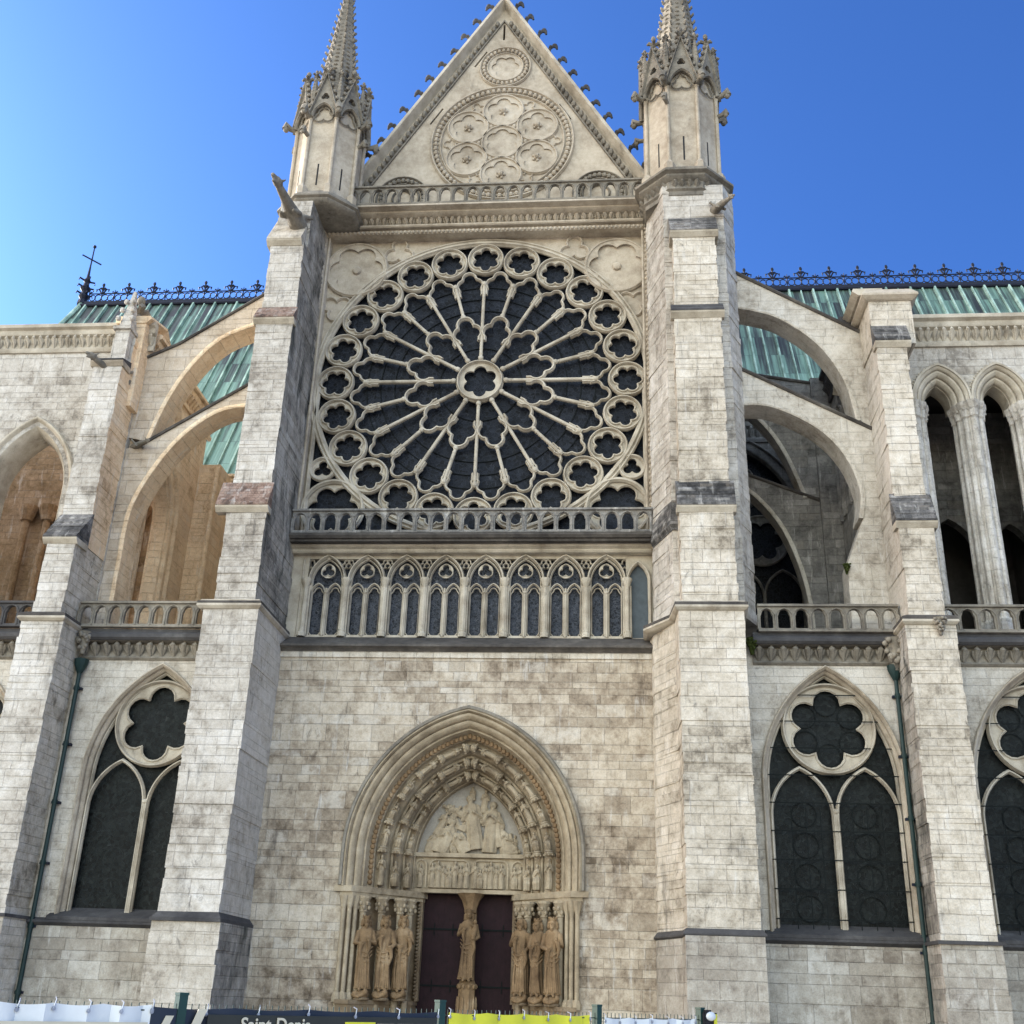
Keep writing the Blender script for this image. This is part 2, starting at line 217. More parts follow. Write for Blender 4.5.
# ------------------------------------------------------------------ geometry helpers
def tag(o, label=None, cat=None, group=None, kind=None):
    if label: o['label'] = label
    if cat: o['category'] = cat
    if group: o['group'] = group
    if kind: o['kind'] = kind
    return o
def empty(name, parent=None, loc=(0, 0, 0)):
    o = bpy.data.objects.new(name, None); COL.objects.link(o); o.location = loc; o.empty_display_size = 0.3
    if parent: o.parent = parent
    return o
def link(name, me, parent=None, mat=None, label=None, group=None):
    o = bpy.data.objects.new(name, me); COL.objects.link(o)
    if parent: o.parent = parent
    if mat is not None: o.matrix_local = mat
    if label: o['label'] = label
    if group: o['group'] = group
    return o
class MB:
    def __init__(s, T=None): s.v = []; s.f = []; s.mi = []; s.T = T; s.m = 0
    def add(s, vs, fs):
        b = len(s.v)
        s.v += [tuple(s.T @ Vector(p)) for p in vs] if s.T is not None else [tuple(p) for p in vs]
        for f in fs: s.f.append(tuple(i+b for i in f)); s.mi.append(s.m)
    def loft(s, rings, closed=True, caps=True):
        n = len(rings[0]); vs = [p for r in rings for p in r]; fs = []
        for i in range(len(rings)-1):
            for j in range(n if closed else n-1):
                a = i*n+j; b = i*n+(j+1) % n; fs.append((a, b, b+n, a+n))
        if caps: fs.append(tuple(range(n-1, -1, -1))); fs.append(tuple(range((len(rings)-1)*n, len(rings)*n)))
        s.add(vs, fs)
    def prism(s, poly, z0, z1, poly2=None): s.loft([[(x, y, z0) for x, y in poly], [(x, y, z1) for x, y in (poly2 or poly)]])
    def rough(s, poly, z0, z1, step=.38, amp=.026, face=None):
        r = random.Random(int(abs(poly[0][0])*100+z0*7)); rings = []; z = z0; n = len(poly)
        while z < z1-1e-4:
            zt = z+step*r.uniform(.7, 1.25); zt = z1 if zt > z1-.2 else zt
            q = [(x+r.uniform(-amp, amp), y+r.uniform(-amp, amp)) for x, y in poly]
            rings += [[(x, y, z+.004) for x, y in q], [(x, y, zt-.004) for x, y in q]]; z = zt
        b = len(s.mi); s.loft(rings)
        if face is not None:
            for i in range(len(rings)-1): s.mi[b+i*n+face] = 1
    def box(s, x0, x1, y0, y1, z0, z1): s.prism([(x0, y0), (x1, y0), (x1, y1), (x0, y1)], z0, z1)
    def lathe(s, c, prof, n=12, a0=0.0): s.loft([[(c[0]+r*math.cos(a0+2*PI*i/n), c[1]+r*math.sin(a0+2*PI*i/n), c[2]+z) for i in range(n)] for r, z in prof])
    def tube(s, pts, rads, n=8, sq=1.0):
        pts = [Vector(p) for p in pts]; rings = []
        if isinstance(rads, (int, float)): rads = [rads]*len(pts)
        ref = None
        for i, p in enumerate(pts):
            t = (pts[min(i+1, len(pts)-1)]-pts[max(i-1, 0)]).normalized()
            if ref is None: ref = Vector((0, 0, 1)) if abs(t.z) < 0.9 else Vector((0, 1, 0))
            a = t.cross(ref).normalized(); b = a.cross(t).normalized(); ref = b
            rings.append([tuple(p+a*math.cos(2*PI*j/n)*rads[i]+b*math.sin(2*PI*j/n)*rads[i]*sq) for j in range(n)])
        s.loft(rings)
    def ball(s, c, r, n=10, m=7):
        rx, ry, rz = (r, r, r) if isinstance(r, (int, float)) else r
        rings = []
        for i in range(m+1):
            t = -PI/2+PI*(i+0.0)/m; t = max(-PI/2+0.08, min(PI/2-0.08, t))
            rings.append([(c[0]+rx*math.cos(t)*math.cos(2*PI*j/n), c[1]+ry*math.cos(t)*math.sin(2*PI*j/n), c[2]+rz*math.sin(t)) for j in range(n)])
        s.loft(rings)
    def plate(s, outer, holes, y0, y1):
        loops = [outer]+list(holes); flat = [p for l in loops for p in l]; n = len(flat)
        tri = tessellate_polygon([[Vector((x, z, 0)) for x, z in l] for l in loops])
        vs = [(x, y0, z) for x, z in flat]+[(x, y1, z) for x, z in flat]
        fs = [tuple(t) for t in tri]+[tuple(i+n for i in t) for t in tri]; b = 0
        for l in loops:
            m = len(l)
            for i in range(m): j = (i+1) % m; fs.append((b+i, b+j, b+j+n, b+i+n))
            b += m
        s.add(vs, fs)
    def ring(s, o, i, y0, y1, ch=0.0):
        n = len(o); c = ch
        pts = [(o, y1, 0), (o, y0+c, 0), (o, y0, c), (i, y0, -c), (i, y0+c, 0), (i, y1, 0)]
        rings = []
        for path, y, off in pts:
            q = offset(path, off) if off else path
            rings.append([(x, y, z) for x, z in q])
        rings.append(rings[0]); s.loft(rings, True, False)
    def sweep(s, path, prof, y, closed=False):
        """prof: (lateral, forward) points; path (x, z)"""
        n = len(path); rings = []
        for i, (x, z) in enumerate(path):
            a = path[(i-1) % n] if (closed or i > 0) else None; b = path[(i+1) % n] if (closed or i < n-1) else None
            d1 = unit(x-a[0], z-a[1]) if a else None; d2 = unit(b[0]-x, b[1]-z) if b else None
            if d1 is None: d1 = d2
            if d2 is None: d2 = d1
            nx, nz = unit(d1[1]+d2[1], -d1[0]-d2[0]); dot = max(0.6, nx*d1[1]-nz*d1[0])
            rings.append([(x+nx*l/dot, y-f, z+nz*l/dot) for l, f in prof])
        if closed: rings.append(rings[0])
        s.loft(rings, True, not closed)
    def build(s, name, mats, parent=None, smooth=30, label=None, group=None, mat=None):
        me = bpy.data.meshes.new(name); me.from_pydata(s.v, [], s.f)
        if not isinstance(mats, (list, tuple)): mats = [mats]
        for m in mats: me.materials.append(m)
        if len(mats) > 1: me.polygons.foreach_set('material_index', s.mi)
        bm = bmesh.new(); bm.from_mesh(me); bmesh.ops.recalc_face_normals(bm, faces=bm.faces); bm.to_mesh(me); bm.free()
        if smooth: me.polygons.foreach_set('use_smooth', [True]*len(me.polygons)); me.set_sharp_from_angle(angle=rad(smooth))
        me.update(); return link(name, me, parent, mat, label, group)
def unit(a, b):
    l = math.hypot(a, b) or 1e-9; return a/l, b/l
def offset(path, d):
    n = len(path); o = []
    cx = sum(p[0] for p in path)/n; cz = sum(p[1] for p in path)/n
    for i in range(n):
        a, p, b = path[i-1], path[i], path[(i+1) % n]
        d1 = unit(p[0]-a[0], p[1]-a[1]); d2 = unit(b[0]-p[0], b[1]-p[1]); nx, nz = unit(d1[1]+d2[1], -d1[0]-d2[0])
        o.append((p[0]+nx*-d, p[1]+nz*-d))
    return o
def remesh(mb, voxel, name, mat, smooth=True):
    o = mb.build('tmp', mat, None, 0); md = o.modifiers.new('r', 'REMESH'); md.mode = 'VOXEL'; md.voxel_size = voxel; md.use_smooth_shade = smooth
    dg = bpy.context.evaluated_depsgraph_get(); me = bpy.data.meshes.new_from_object(o.evaluated_get(dg)); me.name = name
    old = o.data; bpy.data.objects.remove(o); bpy.data.meshes.remove(old)
    if not me.materials: me.materials.append(mat)
    me.materials[0] = mat; return me
def circ(c, r, n=40, a0=0.0): return [(c[0]+r*math.cos(a0-2*PI*i/n), c[1]+r*math.sin(a0-2*PI*i/n)) for i in range(n)]
def foil(c, n, rc, rl, rot=PI/2, k=8):
    o = []
    for i in range(n*k):
        th = (i+0.0)/(n*k)*2*PI; ph = (th+PI/n) % (2*PI/n)-PI/n
        r = rc*math.cos(ph)+math.sqrt(max(0, rl*rl-(rc*math.sin(ph))**2)); a = rot-th; o.append((c[0]+r*math.cos(a), c[1]+r*math.sin(a)))
    return o
def raycirc(c, n, R, rot=PI/2, k=8): return [(c[0]+R*math.cos(rot-2*PI*i/(n*k)), c[1]+R*math.sin(rot-2*PI*i/(n*k))) for i in range(n*k)]
def star(c, circles, poly, n=72):
    """outline of a union of circles and one convex polygon, seen from c"""
    o = []
    for i in range(n):
        a = PI/2-2*PI*i/n; dx, dz = math.cos(a), math.sin(a); best = 0.02
        for x, z, r in circles:
            fx, fz = c[0]-x, c[1]-z; b = fx*dx+fz*dz; q = b*b-(fx*fx+fz*fz-r*r)
            if q >= 0: best = max(best, -b+math.sqrt(q))
        if poly:
            m = len(poly)
            for j in range(m):
                (x1, z1), (x2, z2) = poly[j], poly[(j+1) % m]; ex, ez = x2-x1, z2-z1; den = dx*ez-dz*ex
                if abs(den) > 1e-9:
                    t = ((x1-c[0])*ez-(z1-c[1])*ex)/den; w = ((x1-c[0])*dz-(z1-c[1])*dx)/den
                    if t > 0 and -1e-6 <= w <= 1+1e-6: best = max(best, t)
        o.append((c[0]+best*dx, c[1]+best*dz))
    return o
def arch(c, zb, zs, w, e, n=12):
    """open path over a pointed arch, left foot to right foot; e = centre offset (radius w+e)"""
    R = w+e; t1 = math.acos(max(-1, min(1, -e/R))) if R else PI/2; p = [(c-w, zb)] if zb < zs-1e-6 else []
    for i in range(n+1):
        t = PI+(t1-PI)*i/n; p.append((c+e+R*math.cos(t), zs+R*math.sin(t)))
    q = [(2*c-x, z) for x, z in reversed(p)]
    return p+q[1:]
def arch_top(zs, w, e): return zs+math.sqrt((w+e)**2-e*e)
def arch_loft(mb, c, zb, zs, e, prof, n=14, close_back=False):
    """concentric orders: prof = [(half width, y)]"""
    rings = [[(x, y, z) for x, z in arch(c, zb, zs, w, e, n)] for w, y in prof]; mb.loft(rings, False, False)
def roll(w0, y0, w1, y1, b, k=5):
    o = []
    dx, dy = w1-w0, y1-y0; l = math.hypot(dx, dy); nx, ny = -dy/l, dx/l
    if ny > 0: nx, ny = -nx, -ny
    for i in range(k+1):
        t = i/k; h = math.sin(PI*t)*b; o.append((w0+dx*t+nx*h, y0+dy*t+ny*h))
    return o
def poly_roll(pts, rolls):
    o = []
    for (a, b), r in zip(zip(pts, pts[1:]), rolls): o += roll(a[0], a[1], b[0], b[1], r) if r else [a, b]
    return o
BAR = lambda w, d: [(-w, -0.02), (-w, d*0.35), (-w*0.45, d*0.72), (-w*0.32, d), (w*0.32, d), (w*0.45, d*0.72), (w, d*0.35), (w, -0.02)]
def TURN(x, y, a=0): return Matrix.Translation((x, y, 0)) @ Matrix.Rotation(a, 4, 'Z')
def PX(X0): return Matrix.Translation((X0, 0, 0)) @ Matrix.Rotation(PI/2, 4, 'Z')     # local front (-y) faces +X, local x runs along +Y
def NX(X0): return Matrix.Translation((X0, 0, 0)) @ Matrix.Rotation(-PI/2, 4, 'Z')    # local front faces -X, local x runs along -Y

def leaves(mb, x0, x1, y, z0, z1, step=0.42, d=0.14, seed=1):
    r = random.Random(seed); n = max(1, int((x1-x0)/step)); st = (x1-x0)/n; h = z1-z0
    for i in range(n):
        c = x0+(i+0.5)*st; j = r.uniform(-.03, .03)
        mb.tube([(c+j, y, z0), (c+j*2, y-d*.55, z0+h*.45), (c, y-d*1.15, z0+h*.78), (c-j, y-d*.9, z0+h*.98)], [st*.10, st*.22, st*.26, st*.10], 6, 0.7)
        for sg in (-1, 1): mb.tube([(c+sg*st*.12, y-.01, z0+h*.12), (c+sg*st*.3, y-d*.6, z0+h*.5), (c+sg*st*.36, y-d*.95, z0+h*.72)], [st*.06, st*.13, st*.07], 5, 0.6)
def beads(mb, path, y, r, step):
    acc = 0.0
    for a, b in zip(path, path[1:]):
        l = math.hypot(b[0]-a[0], b[1]-a[1]); t = -acc
        while t+step <= l: t += step; mb.ball((a[0]+(b[0]-a[0])*t/l, y, a[1]+(b[1]-a[1])*t/l), (r, r*.8, r), 6, 4)
        acc = l-t if t > -acc else acc+l
def cornice(mb, x0, x1, y, z0, z1, proj, leaf=True, seed=1):
    """moulded string course with a band of leaves, along local x"""
    h = z1-z0
    pr = [(y+.05, z0), (y-proj*.22, z0), (y-proj*.28, z0+h*.06), (y-proj*.28, z0+h*.14), (y-proj*.06, z0+h*.2), (y-proj*.06, z0+h*.55), (y-proj*.5, z0+h*.62), (y-proj*.62, z0+h*.7), (y-proj*.62, z0+h*.78), (y-proj, z0+h*.84), (y-proj, z0+h*.95), (y-proj*.8, z1), (y+.05, z1)]
    mb.loft([[(x, a, b) for a, b in pr] for x in (x0, x1)])
    if leaf: leaves(mb, x0, x1, y-proj*.06, z0+h*.18, z0+h*.6, 0.30, min(.22, proj*.55), seed)
def ledge(mb, x0, x1, yf, yb, z0, z1, over=.1):
    mb.loft([[(x, a, b) for a, b in [(yb, z0), (yf, z0), (yf-over*.5, z0+.05), (yf-over, z0+.1), (yf-over, z0+.17), (yb, z1)]] for x in (x0, x1)])
def balustrade(x0, x1, y, z0, z1, name, mat, parent, step=0.62, T=None, th=.14, label=None):
    n = max(1, round((x1-x0)/step)); st = (x1-x0)/n; h = z1-z0; holes = []
    for i in range(n):
        c = x0+(i+.5)*st; w = st*.36; zt = z0+h*.60
        holes.append(star((c, z0+h*.45), [(c, zt+w*.25, w*.80), (c-w*.45, zt-w*.25, w*.55), (c+w*.45, zt-w*.25, w*.55)], [(c-w, z0+h*.14), (c+w, z0+h*.14), (c+w, zt-w*.5), (c-w, zt-w*.5)], 40))
    mb = MB(T); mb.plate([(x0, z0+h*.02), (x1, z0+h*.02), (x1, z1-h*.1), (x0, z1-h*.1)], holes, y, y+th)
    for a, b, p in ((z0, z0+h*.10, .05), (z1-h*.12, z1, .09)): mb.loft([[(x, yy, zz) for yy, zz in [(y-p, a+.02), (y-p, b-.03), (y-p*.3, b), (y+th+p*.3, b), (y+th+p, b-.03), (y+th+p, a+.02), (y+th*.5, a-.01)]] for x in (x0, x1)])
    for i in range(n+1):
        c = x0+i*st; mb.tube([(c, y-.015, z0+.1), (c, y-.015, z0+h*.62)], .035, 6)
        for sg in (-1, 1):
            if 0 <= i+sg <= n: mb.tube([(c, y-.01, z0+h*.60), (c+sg*st*.2, y-.02, z0+h*.78), (c+sg*st*.5, y-.02, z0+h*.86)], .024, 5)
    return mb.build(name, mat, parent, label=label)

# ------------------------------------------------------------------ ground
mb = MB(); mb.box(-900, 900, -700, 900, -0.5, 0.0)
gm = plain('plaza_paving', (0.30, 0.28, 0.25), 0.9, 0, 0.15, 0.8); tag(mb.build('ground', gm), kind='structure')

CH = empty('gothic_church'); tag(CH, 'pale limestone gothic church with huge rose window, pointed gable and flying buttresses', 'church')

# ------------------------------------------------------------------ rose window
RC = (0.0, 25.21)
ROSE = empty('rose_window', CH); ROSE['label'] = 'great round wheel window of twenty-four spokes'
def rosemat(phi, r=0.0): return Matrix.Translation((RC[0]+r*math.cos(phi), 0, RC[1]+r*math.sin(phi))) @ Matrix.Rotation(-phi, 4, 'Y')
mb = MB(); mb.box(-7.1, 6.95, .36, .40, 17.2, 33.0); mb.build('glass', S['glass'], ROSE, 0)
for R_ in (1.75, 3.65, 4.25, 4.85):
    mb = MB(); mb.sweep(circ(RC, R_, 90), [(-.014, 0), (-.014, .03), (.014, .03), (.014, 0)], .34, True); mb.build('saddle_bar', S['wirework'], ROSE, 0)
mb = MB(); mb.sweep(circ(RC, 7.0, 120), BAR(.13, .20), .10, True); mb.sweep(circ(RC, 7.16, 120), BAR(.07, .12), .04, True); mb.build('outer_ring', S['trac'], ROSE)
def roundel_mesh(R, n, rc, rl, rot=0.0):
    mb = MB(); mb.ring(raycirc((0, 0), n, R-.02, rot), foil((0, 0), n, rc, rl, rot), .08, .22, .03)
    mb.sweep(circ((0, 0), R-.05, 44), BAR(.055, .15), .09, True); mb.sweep(foil((0, 0), n, rc, rl+.02, rot), BAR(.035, .05), .04, True)
    return mb
m0 = roundel_mesh(.81, 6, .385, .225).build('roundel', S['trac'], ROSE, mat=rosemat(PI/2, 6.16))
for i in range(1, 24): link('roundel', m0.data, ROSE, rosemat(PI/2+i*PI/12, 6.16))
# outer petals: local x runs outward from the hub
def petal_out(r0, r1, half, lobes, hw0, hw1, T_):
    circles, poly, c = lobes; inner = star(c, circles, poly, 84); return inner
t7 = math.tan(rad(7.5)); t15 = math.tan(rad(15))
def flip(p): return [(z, x) for x, z in p]
r1 = 4.62; hw = r1*t7-.10
c1 = [(5.17, 0, .31), (4.84, .28, .28), (4.84, -.28, .28), (4.72, 0, .40)]
po = [(2.95, -(2.95*t7-.11)), (4.62, -(hw)), (4.62, hw), (2.95, 2.95*t7-.11)]
inn = star((4.0, 0), c1, po, 96); oth = offset(inn, -.075) if False else None
def cut(path, x0):
    n = len(path); i0 = min(range(n), key=lambda i: path[i][0]); q = path[i0:]+path[:i0]; return [p for p in q if p[0] > x0]
mb = MB(); mb.sweep(cut(inn, 4.25), BAR(.06, .15), .11)
p0 = mb.build('petal', S['trac'], ROSE, mat=rosemat(rad(7.5)))
for i in range(1, 24): link('petal', p0.data, ROSE, rosemat(rad(7.5+15*i)))
c2 = [(2.84, 0, .35), (2.40, .25, .35), (2.40, -.25, .35)]
po2 = [(1.02, -(1.02*t15-.10)), (2.30, -(2.30*t15-.13)), (2.30, 2.30*t15-.13), (1.02, 1.02*t15-.10)]
inn2 = star((2.2, 0), c2, po2, 90); mb = MB(); mb.sweep(cut(inn2, 1.9), BAR(.075, .19), .09)
p1 = mb.build('inner_petal', S['trac'], ROSE, mat=rosemat(rad(15)))
for i in range(1, 12): link('inner_petal', p1.data, ROSE, rosemat(rad(15+30*i)))
def spoke(r0, r1):
    mb = MB(); mb.tube([(r0, 0, 0), (r1, 0, 0)], [.072, .072], 10); mb.tube([(r0, .10, 0), (r1, .10, 0)], .06, 6)
    for r in (r0+.10, r1-.12): mb.tube([(r-.10, 0, 0), (r-.05, 0, 0), (r+.05, 0, 0), (r+.10, 0, 0)], [.074, .11, .11, .074], 10)
    for r in (r0+.32, r1-.34): mb.tube([(r-.03, 0, 0), (r+.03, 0, 0)], .08, 10)
    return mb
s0 = spoke(1.0, 4.95).build('spoke', S['trac'], ROSE, mat=rosemat(0)); s1 = spoke(3.16, 4.95).build('spoke', S['trac'], ROSE, mat=rosemat(rad(15)))
for i in range(1, 12): link('spoke', s0.data, ROSE, rosemat(rad(30*i))); link('spoke', s1.data, ROSE, rosemat(rad(15+30*i)))
mb = MB(); mb.ring(raycirc((0, 0), 6, .98, 0), foil((0, 0), 6, .47, .29, 0), .06, .22, .03); mb.sweep(circ((0, 0), .93, 48), BAR(.055, .17), .06, True)
mb.build('hub', S['trac'], ROSE, mat=rosemat(PI/2))
# corner tracery at the foot of the rose
for x, z in ((-5.72, 19.35), (5.72, 19.35)):
    mb = MB(); mb.ring(raycirc((0, 0), 6, 1.28, 0), foil((0, 0), 6, .68, .40, 0), .08, .22, .03); mb.sweep(circ((0, 0), 1.24, 56), BAR(.10, .15), .04, True); mb.sweep(foil((0, 0), 6, .68, .42, 0), BAR(.03, .05), .08, True)
    mb.build('corner_roundel', S['trac'], ROSE, mat=Matrix.Translation((x, 0, z)))
    sg = 1 if x > 0 else -1
    mb = MB(); mb.ring(raycirc((0, 0), 3, .52, PI/2), foil((0, 0), 3, .2, .2, PI/2), .04, .2, .02); mb.sweep(circ((0, 0), .5, 30), BAR(.07, .12), .05, True)
    mb.build('corner_trefoil', S['trac'], ROSE, mat=Matrix.Translation((sg*6.30, 0, 21.15)))
    mb = MB(); mb.sweep([(sg*6.85, 17.6), (sg*6.85, 25)], BAR(.1, .15), .05); mb.build('edge_shaft', S['trac'], ROSE)
# blind spandrels above the rose
UW = empty('upper_wall', CH)
pts = [(-7.45, 33.2), (-7.45, 24.2)]
L = [(-7.05, z) for z in (24.2,)]
arcp = [(RC[0]+7.08*math.cos(t), RC[1]+7.08*math.sin(t)) for t in [rad(180-4+(-172)*i/60) for i in range(61)]]
arcp = [(max(-7.04, min(6.95, x)), z) for x, z in arcp]
mb = MB(); mb.plate([(-7.5, 24.5), (-7.5, 33.2), (7.2, 33.2), (7.2, 24.5), (6.96, 24.5)]+list(reversed(arcp))+[(-7.05, 24.5)], [], .08, .5); mb.build('spandrel', S['fine'], UW)
for x, z, R in ((-5.75, 30.95, 1.35), (5.75, 30.85, 1.35)):
    mb = MB(); mb.ring(raycirc((x, z), 6, R, 0), foil((x, z), 6, R*.55, R*.36, 0), -.06, .1, .03); mb.sweep(circ((x, z), R, 56), BAR(.09, .13), .02, True); mb.ball((x, .02, z), (.2, .12, .2), 8, 6); mb.build('blind_roundel', S['fine'], UW)
for x, z in ((-3.9, 31.85), (3.9, 31.8), (-6.5, 29.0), (6.45, 28.95)):
    mb = MB(); mb.sweep(foil((x, z), 3, .34, .34, PI/2 if abs(x) < 5 else (0.5 if x < 0 else PI-.5)), BAR(.06, .12), .07, True); mb.build('blind_trefoil', S['fine'], UW)
# jamb strips with beads either side of the rose
for sg, x0, x1 in ((-1, -7.45, -6.98), (1, 6.9, 7.3)):
    mb = MB(); xs = (x0, x1) if sg < 0 else (x1, x0)
    mb.prism([(xs[0], -1.0), (xs[0]+(.18 if sg < 0 else -.18), -1.0), (xs[1], -.05), (xs[1], .3), (xs[0], .3)], 17.4, 33.2)
    xb = xs[0]+(.30 if sg < 0 else -.30)
    for k in range(58): mb.ball((xb, -.52, 19.0+k*.235), (.07, .07, .085), 6, 4)
    for o_ in (.16, .44): mb.tube([(xs[0]-sg*o_, -1.04+o_*1.15+.18, 19), (xs[0]-sg*o_, -1.04+o_*1.15+.18, 32.6)], .055, 8)
    mb.build('beaded_jamb', S['fine'], UW)
# bead string, frieze, great cornice under the parapet
mb = MB(); mb.box(-7.45, 7.2, -.45, .3, 32.62, 33.35); mb.box(-7.45, 7.2, -.52, .1, 32.44, 32.6); beads(mb, [(-7.2, 32.52), (7.0, 32.52)], -.56, .08, .19); mb.build('string_course', S['fine'], UW)
mb = MB(); cornice(mb, -7.4, 7.2, -.45, 32.72, 33.5, .85); mb.build('cornice', S['fine'], UW)
balustrade(-6.3, 7.0, -1.2, 33.5, 34.55, 'balustrade', S['weath'], CH, .60, label='upper openwork parapet below the gable')

# ------------------------------------------------------------------ gable
GB = empty('gable', CH); GX = .32; GA = 47.0; GW = 8.35; GZ = 32.9; GY = .30
slope = (GA-GZ)/GW
slits = []
for sg in (-1, 1):
    for zc, of in ((39.9, 1.15), (43.4, 1.05)):
        xc = GX+sg*((GA-zc)/slope-of); d = unit(1, slope); dx, dz = -sg*d[0]*.55, d[1]*.55; nx, nz = d[1]*.045, sg*d[0]*.045
        slits.append([(xc-dx-nx, zc-dz-nz), (xc-dx+nx, zc-dz+nz), (xc+dx+nx, zc+dz+nz), (xc+dx-nx, zc+dz-nz)])
slits.append([(GX-.05, 44.6), (GX+.05, 44.6), (GX+.05, 45.6), (GX-.05, 45.6)])
mb = MB(); mb.plate([(GX-GW, GZ), (GX, GA), (GX+GW, GZ)], slits, GY, GY+.7); mb.build('gable_wall', S['fine'], GB)
mb = MB(); mb.plate([(GX-GW+.3, GZ), (GX, GA-.5), (GX+GW-.3, GZ)], [], GY+.68, GY+.75); mb.build('backing', S['black'], GB)
edge = [(GX-GW, GZ), (GX, GA), (GX+GW, GZ)]
mb = MB(); off = .22
e1 = [(GX-GW+.35, GZ), (GX, GA-.6), (GX+GW-.35, GZ)]
mb.sweep(edge, [(-.12, -.7), (-.12, .42), (.05, .46), (.12, .30), (.16, .1), (.22, .02), (.22, -.7)], GY); mb.build('raking_coping', S['trac'], GB)
mb = MB(); r_ = random.Random(3)
for sg in (-1, 1):
    n = 46
    for i in range(n):
        t = (i+.5)/n; x = GX+sg*(.25+(GW-.35)*t); z = GA-(.25+(GW-.35)*t)*slope-.88
        mb.ball((x, GY-.08, z), (.13, .16, .17+r_.uniform(-.02, .04)), 6, 4); mb.ball((x+sg*.1, GY-.02, z-.16), (.09, .1, .09), 5, 4)
mb.sweep([(GX-GW+.2, GZ-.9), (GX, GA-1.18), (GX+GW-.2, GZ-.9)], [(-.03, -.02), (-.03, .10), (.04, .10), (.04, -.02)], GY)
mb.build('leaf_band', S['weath'], GB)
def crocket():
    mb = MB(); mb.tube([(0, 0, -.1), (.03, 0, .22), (-.03, 0, .48), (-.20, 0, .62), (-.36, 0, .55), (-.38, 0, .42)], [.11, .085, .075, .085, .09, .05], 7, .8); mb.ball((-.27, 0, .64), (.13, .10, .09), 7, 5); mb.ball((-.06, 0, .55), (.09, .12, .09), 6, 4); return mb
ck = None
for sg in (-1, 1):
    for i in range(15):
        t = .62+i*.545; x = GX+sg*t; z = GA-t*slope+.12
        mt = Matrix.Translation((x, GY-.05, z)) @ Matrix.Rotation(sg*.32, 4, 'Y') @ Matrix.Diagonal((-sg*1.0*-1 if sg < 0 else -1.0, 1, 1, 1))
        mt = Matrix.Translation((x, GY-.05, z)) @ (Matrix.Rotation(PI, 4, 'Z') if sg > 0 else Matrix.Identity(4)) @ Matrix.Rotation(.12+rnd.uniform(-.14, .14), 4, 'Y') @ Matrix.Rotation(rnd.uniform(-.2, .2), 4, 'Z') @ Matrix.Diagonal((1.0, 1.1, 1.25+rnd.uniform(-.12, .1), 1))
        if ck is None: ck = crocket().build('crocket', S['dark'], GB, 60, mat=mt)
        else: link('crocket', ck.data, GB, mt)
mb = MB(); mb.lathe((GX, GY, GA-.2), [(.25, 0), (.18, .5), (.32, .75), (.15, 1.0), (.3, 1.3), (.05, 1.7)], 8); mb.build('apex_finial', S['weath'], GB)
# big medallion
mb = MB(); mc = (.46, 38.15); MR = 3.32
mb.sweep(circ(mc, MR, 90), BAR(.08, .16), GY, True); mb.sweep(circ(mc, MR-.42, 90), BAR(.05, .12), GY, True)
for i in range(76):
    a = 2*PI*i/76; mb.ball((mc[0]+(MR-.2)*math.cos(a), GY-.06, mc[1]+(MR-.2)*math.sin(a)), (.13, .14, .13), 6, 4)
rb = 1.02
for i in range(7):
    c = mc if i == 6 else (mc[0]+1.88*math.cos(PI/2+i*PI/3), mc[1]+1.88*math.sin(PI/2+i*PI/3))
    n = 6 if i == 6 else 5
    mb.sweep(circ(c, rb-.08, 44), BAR(.08, .14), GY, True); mb.ring(raycirc(c, n, rb-.1, PI/2), foil(c, n, .45, .34, PI/2), GY-.07, GY+.02, .02)
    if i < 6: mb.ball((c[0], GY-.05, c[1]), (.14, .2, .14), 7, 5); [mb.ball((c[0]+.16*math.cos(q*PI/2.5), GY-.03, c[1]+.16*math.sin(q*PI/2.5)), .08, 6, 4) for q in range(5)]
for i in range(6):
    c = (mc[0]+2.40*math.cos(i*PI/3), mc[1]+2.40*math.sin(i*PI/3)); mb.sweep(foil(c, 3, .17, .18, i*PI/3), BAR(.04, .08), GY, True)
    c = (mc[0]+1.09*math.cos(i*PI/3), mc[1]+1.09*math.sin(i*PI/3)); mb.ball((c[0], GY-.04, c[1]), (.12, .1, .12), 6, 4)
mb.build('medallion', S['fine'], GB, label='large round blind medallion of seven circles')
mb = MB(); c = (.46, 42.78); mb.sweep(circ(c, 1.22, 60), BAR(.06, .14), GY, True); mb.sweep(circ(c, .86, 50), BAR(.05, .12), GY, True)
for i in range(30): a = 2*PI*i/30; mb.ball((c[0]+1.04*math.cos(a), GY-.06, c[1]+1.04*math.sin(a)), (.11, .13, .11), 6, 4)
mb.ring(raycirc(c, 6, .86, 0), foil(c, 6, .42, .27, 0), GY-.07, GY+.02, .02); mb.build('medallion', S['fine'], GB, label='small round blind medallion near the apex')
for x in (-4.05, 5.0):
    mb = MB()
    for R in (1.2, .78, .45): mb.sweep(circ((x, 35.05), R, 40), BAR(.05, .13), GY, True)
    for i in range(28): a = 2*PI*i/28; mb.ball((x+.99*math.cos(a), GY-.06, 35.05+.99*math.sin(a)), (.12, .13, .12), 6, 4)
    mb.build('half_medallion', S['weath'], GB)
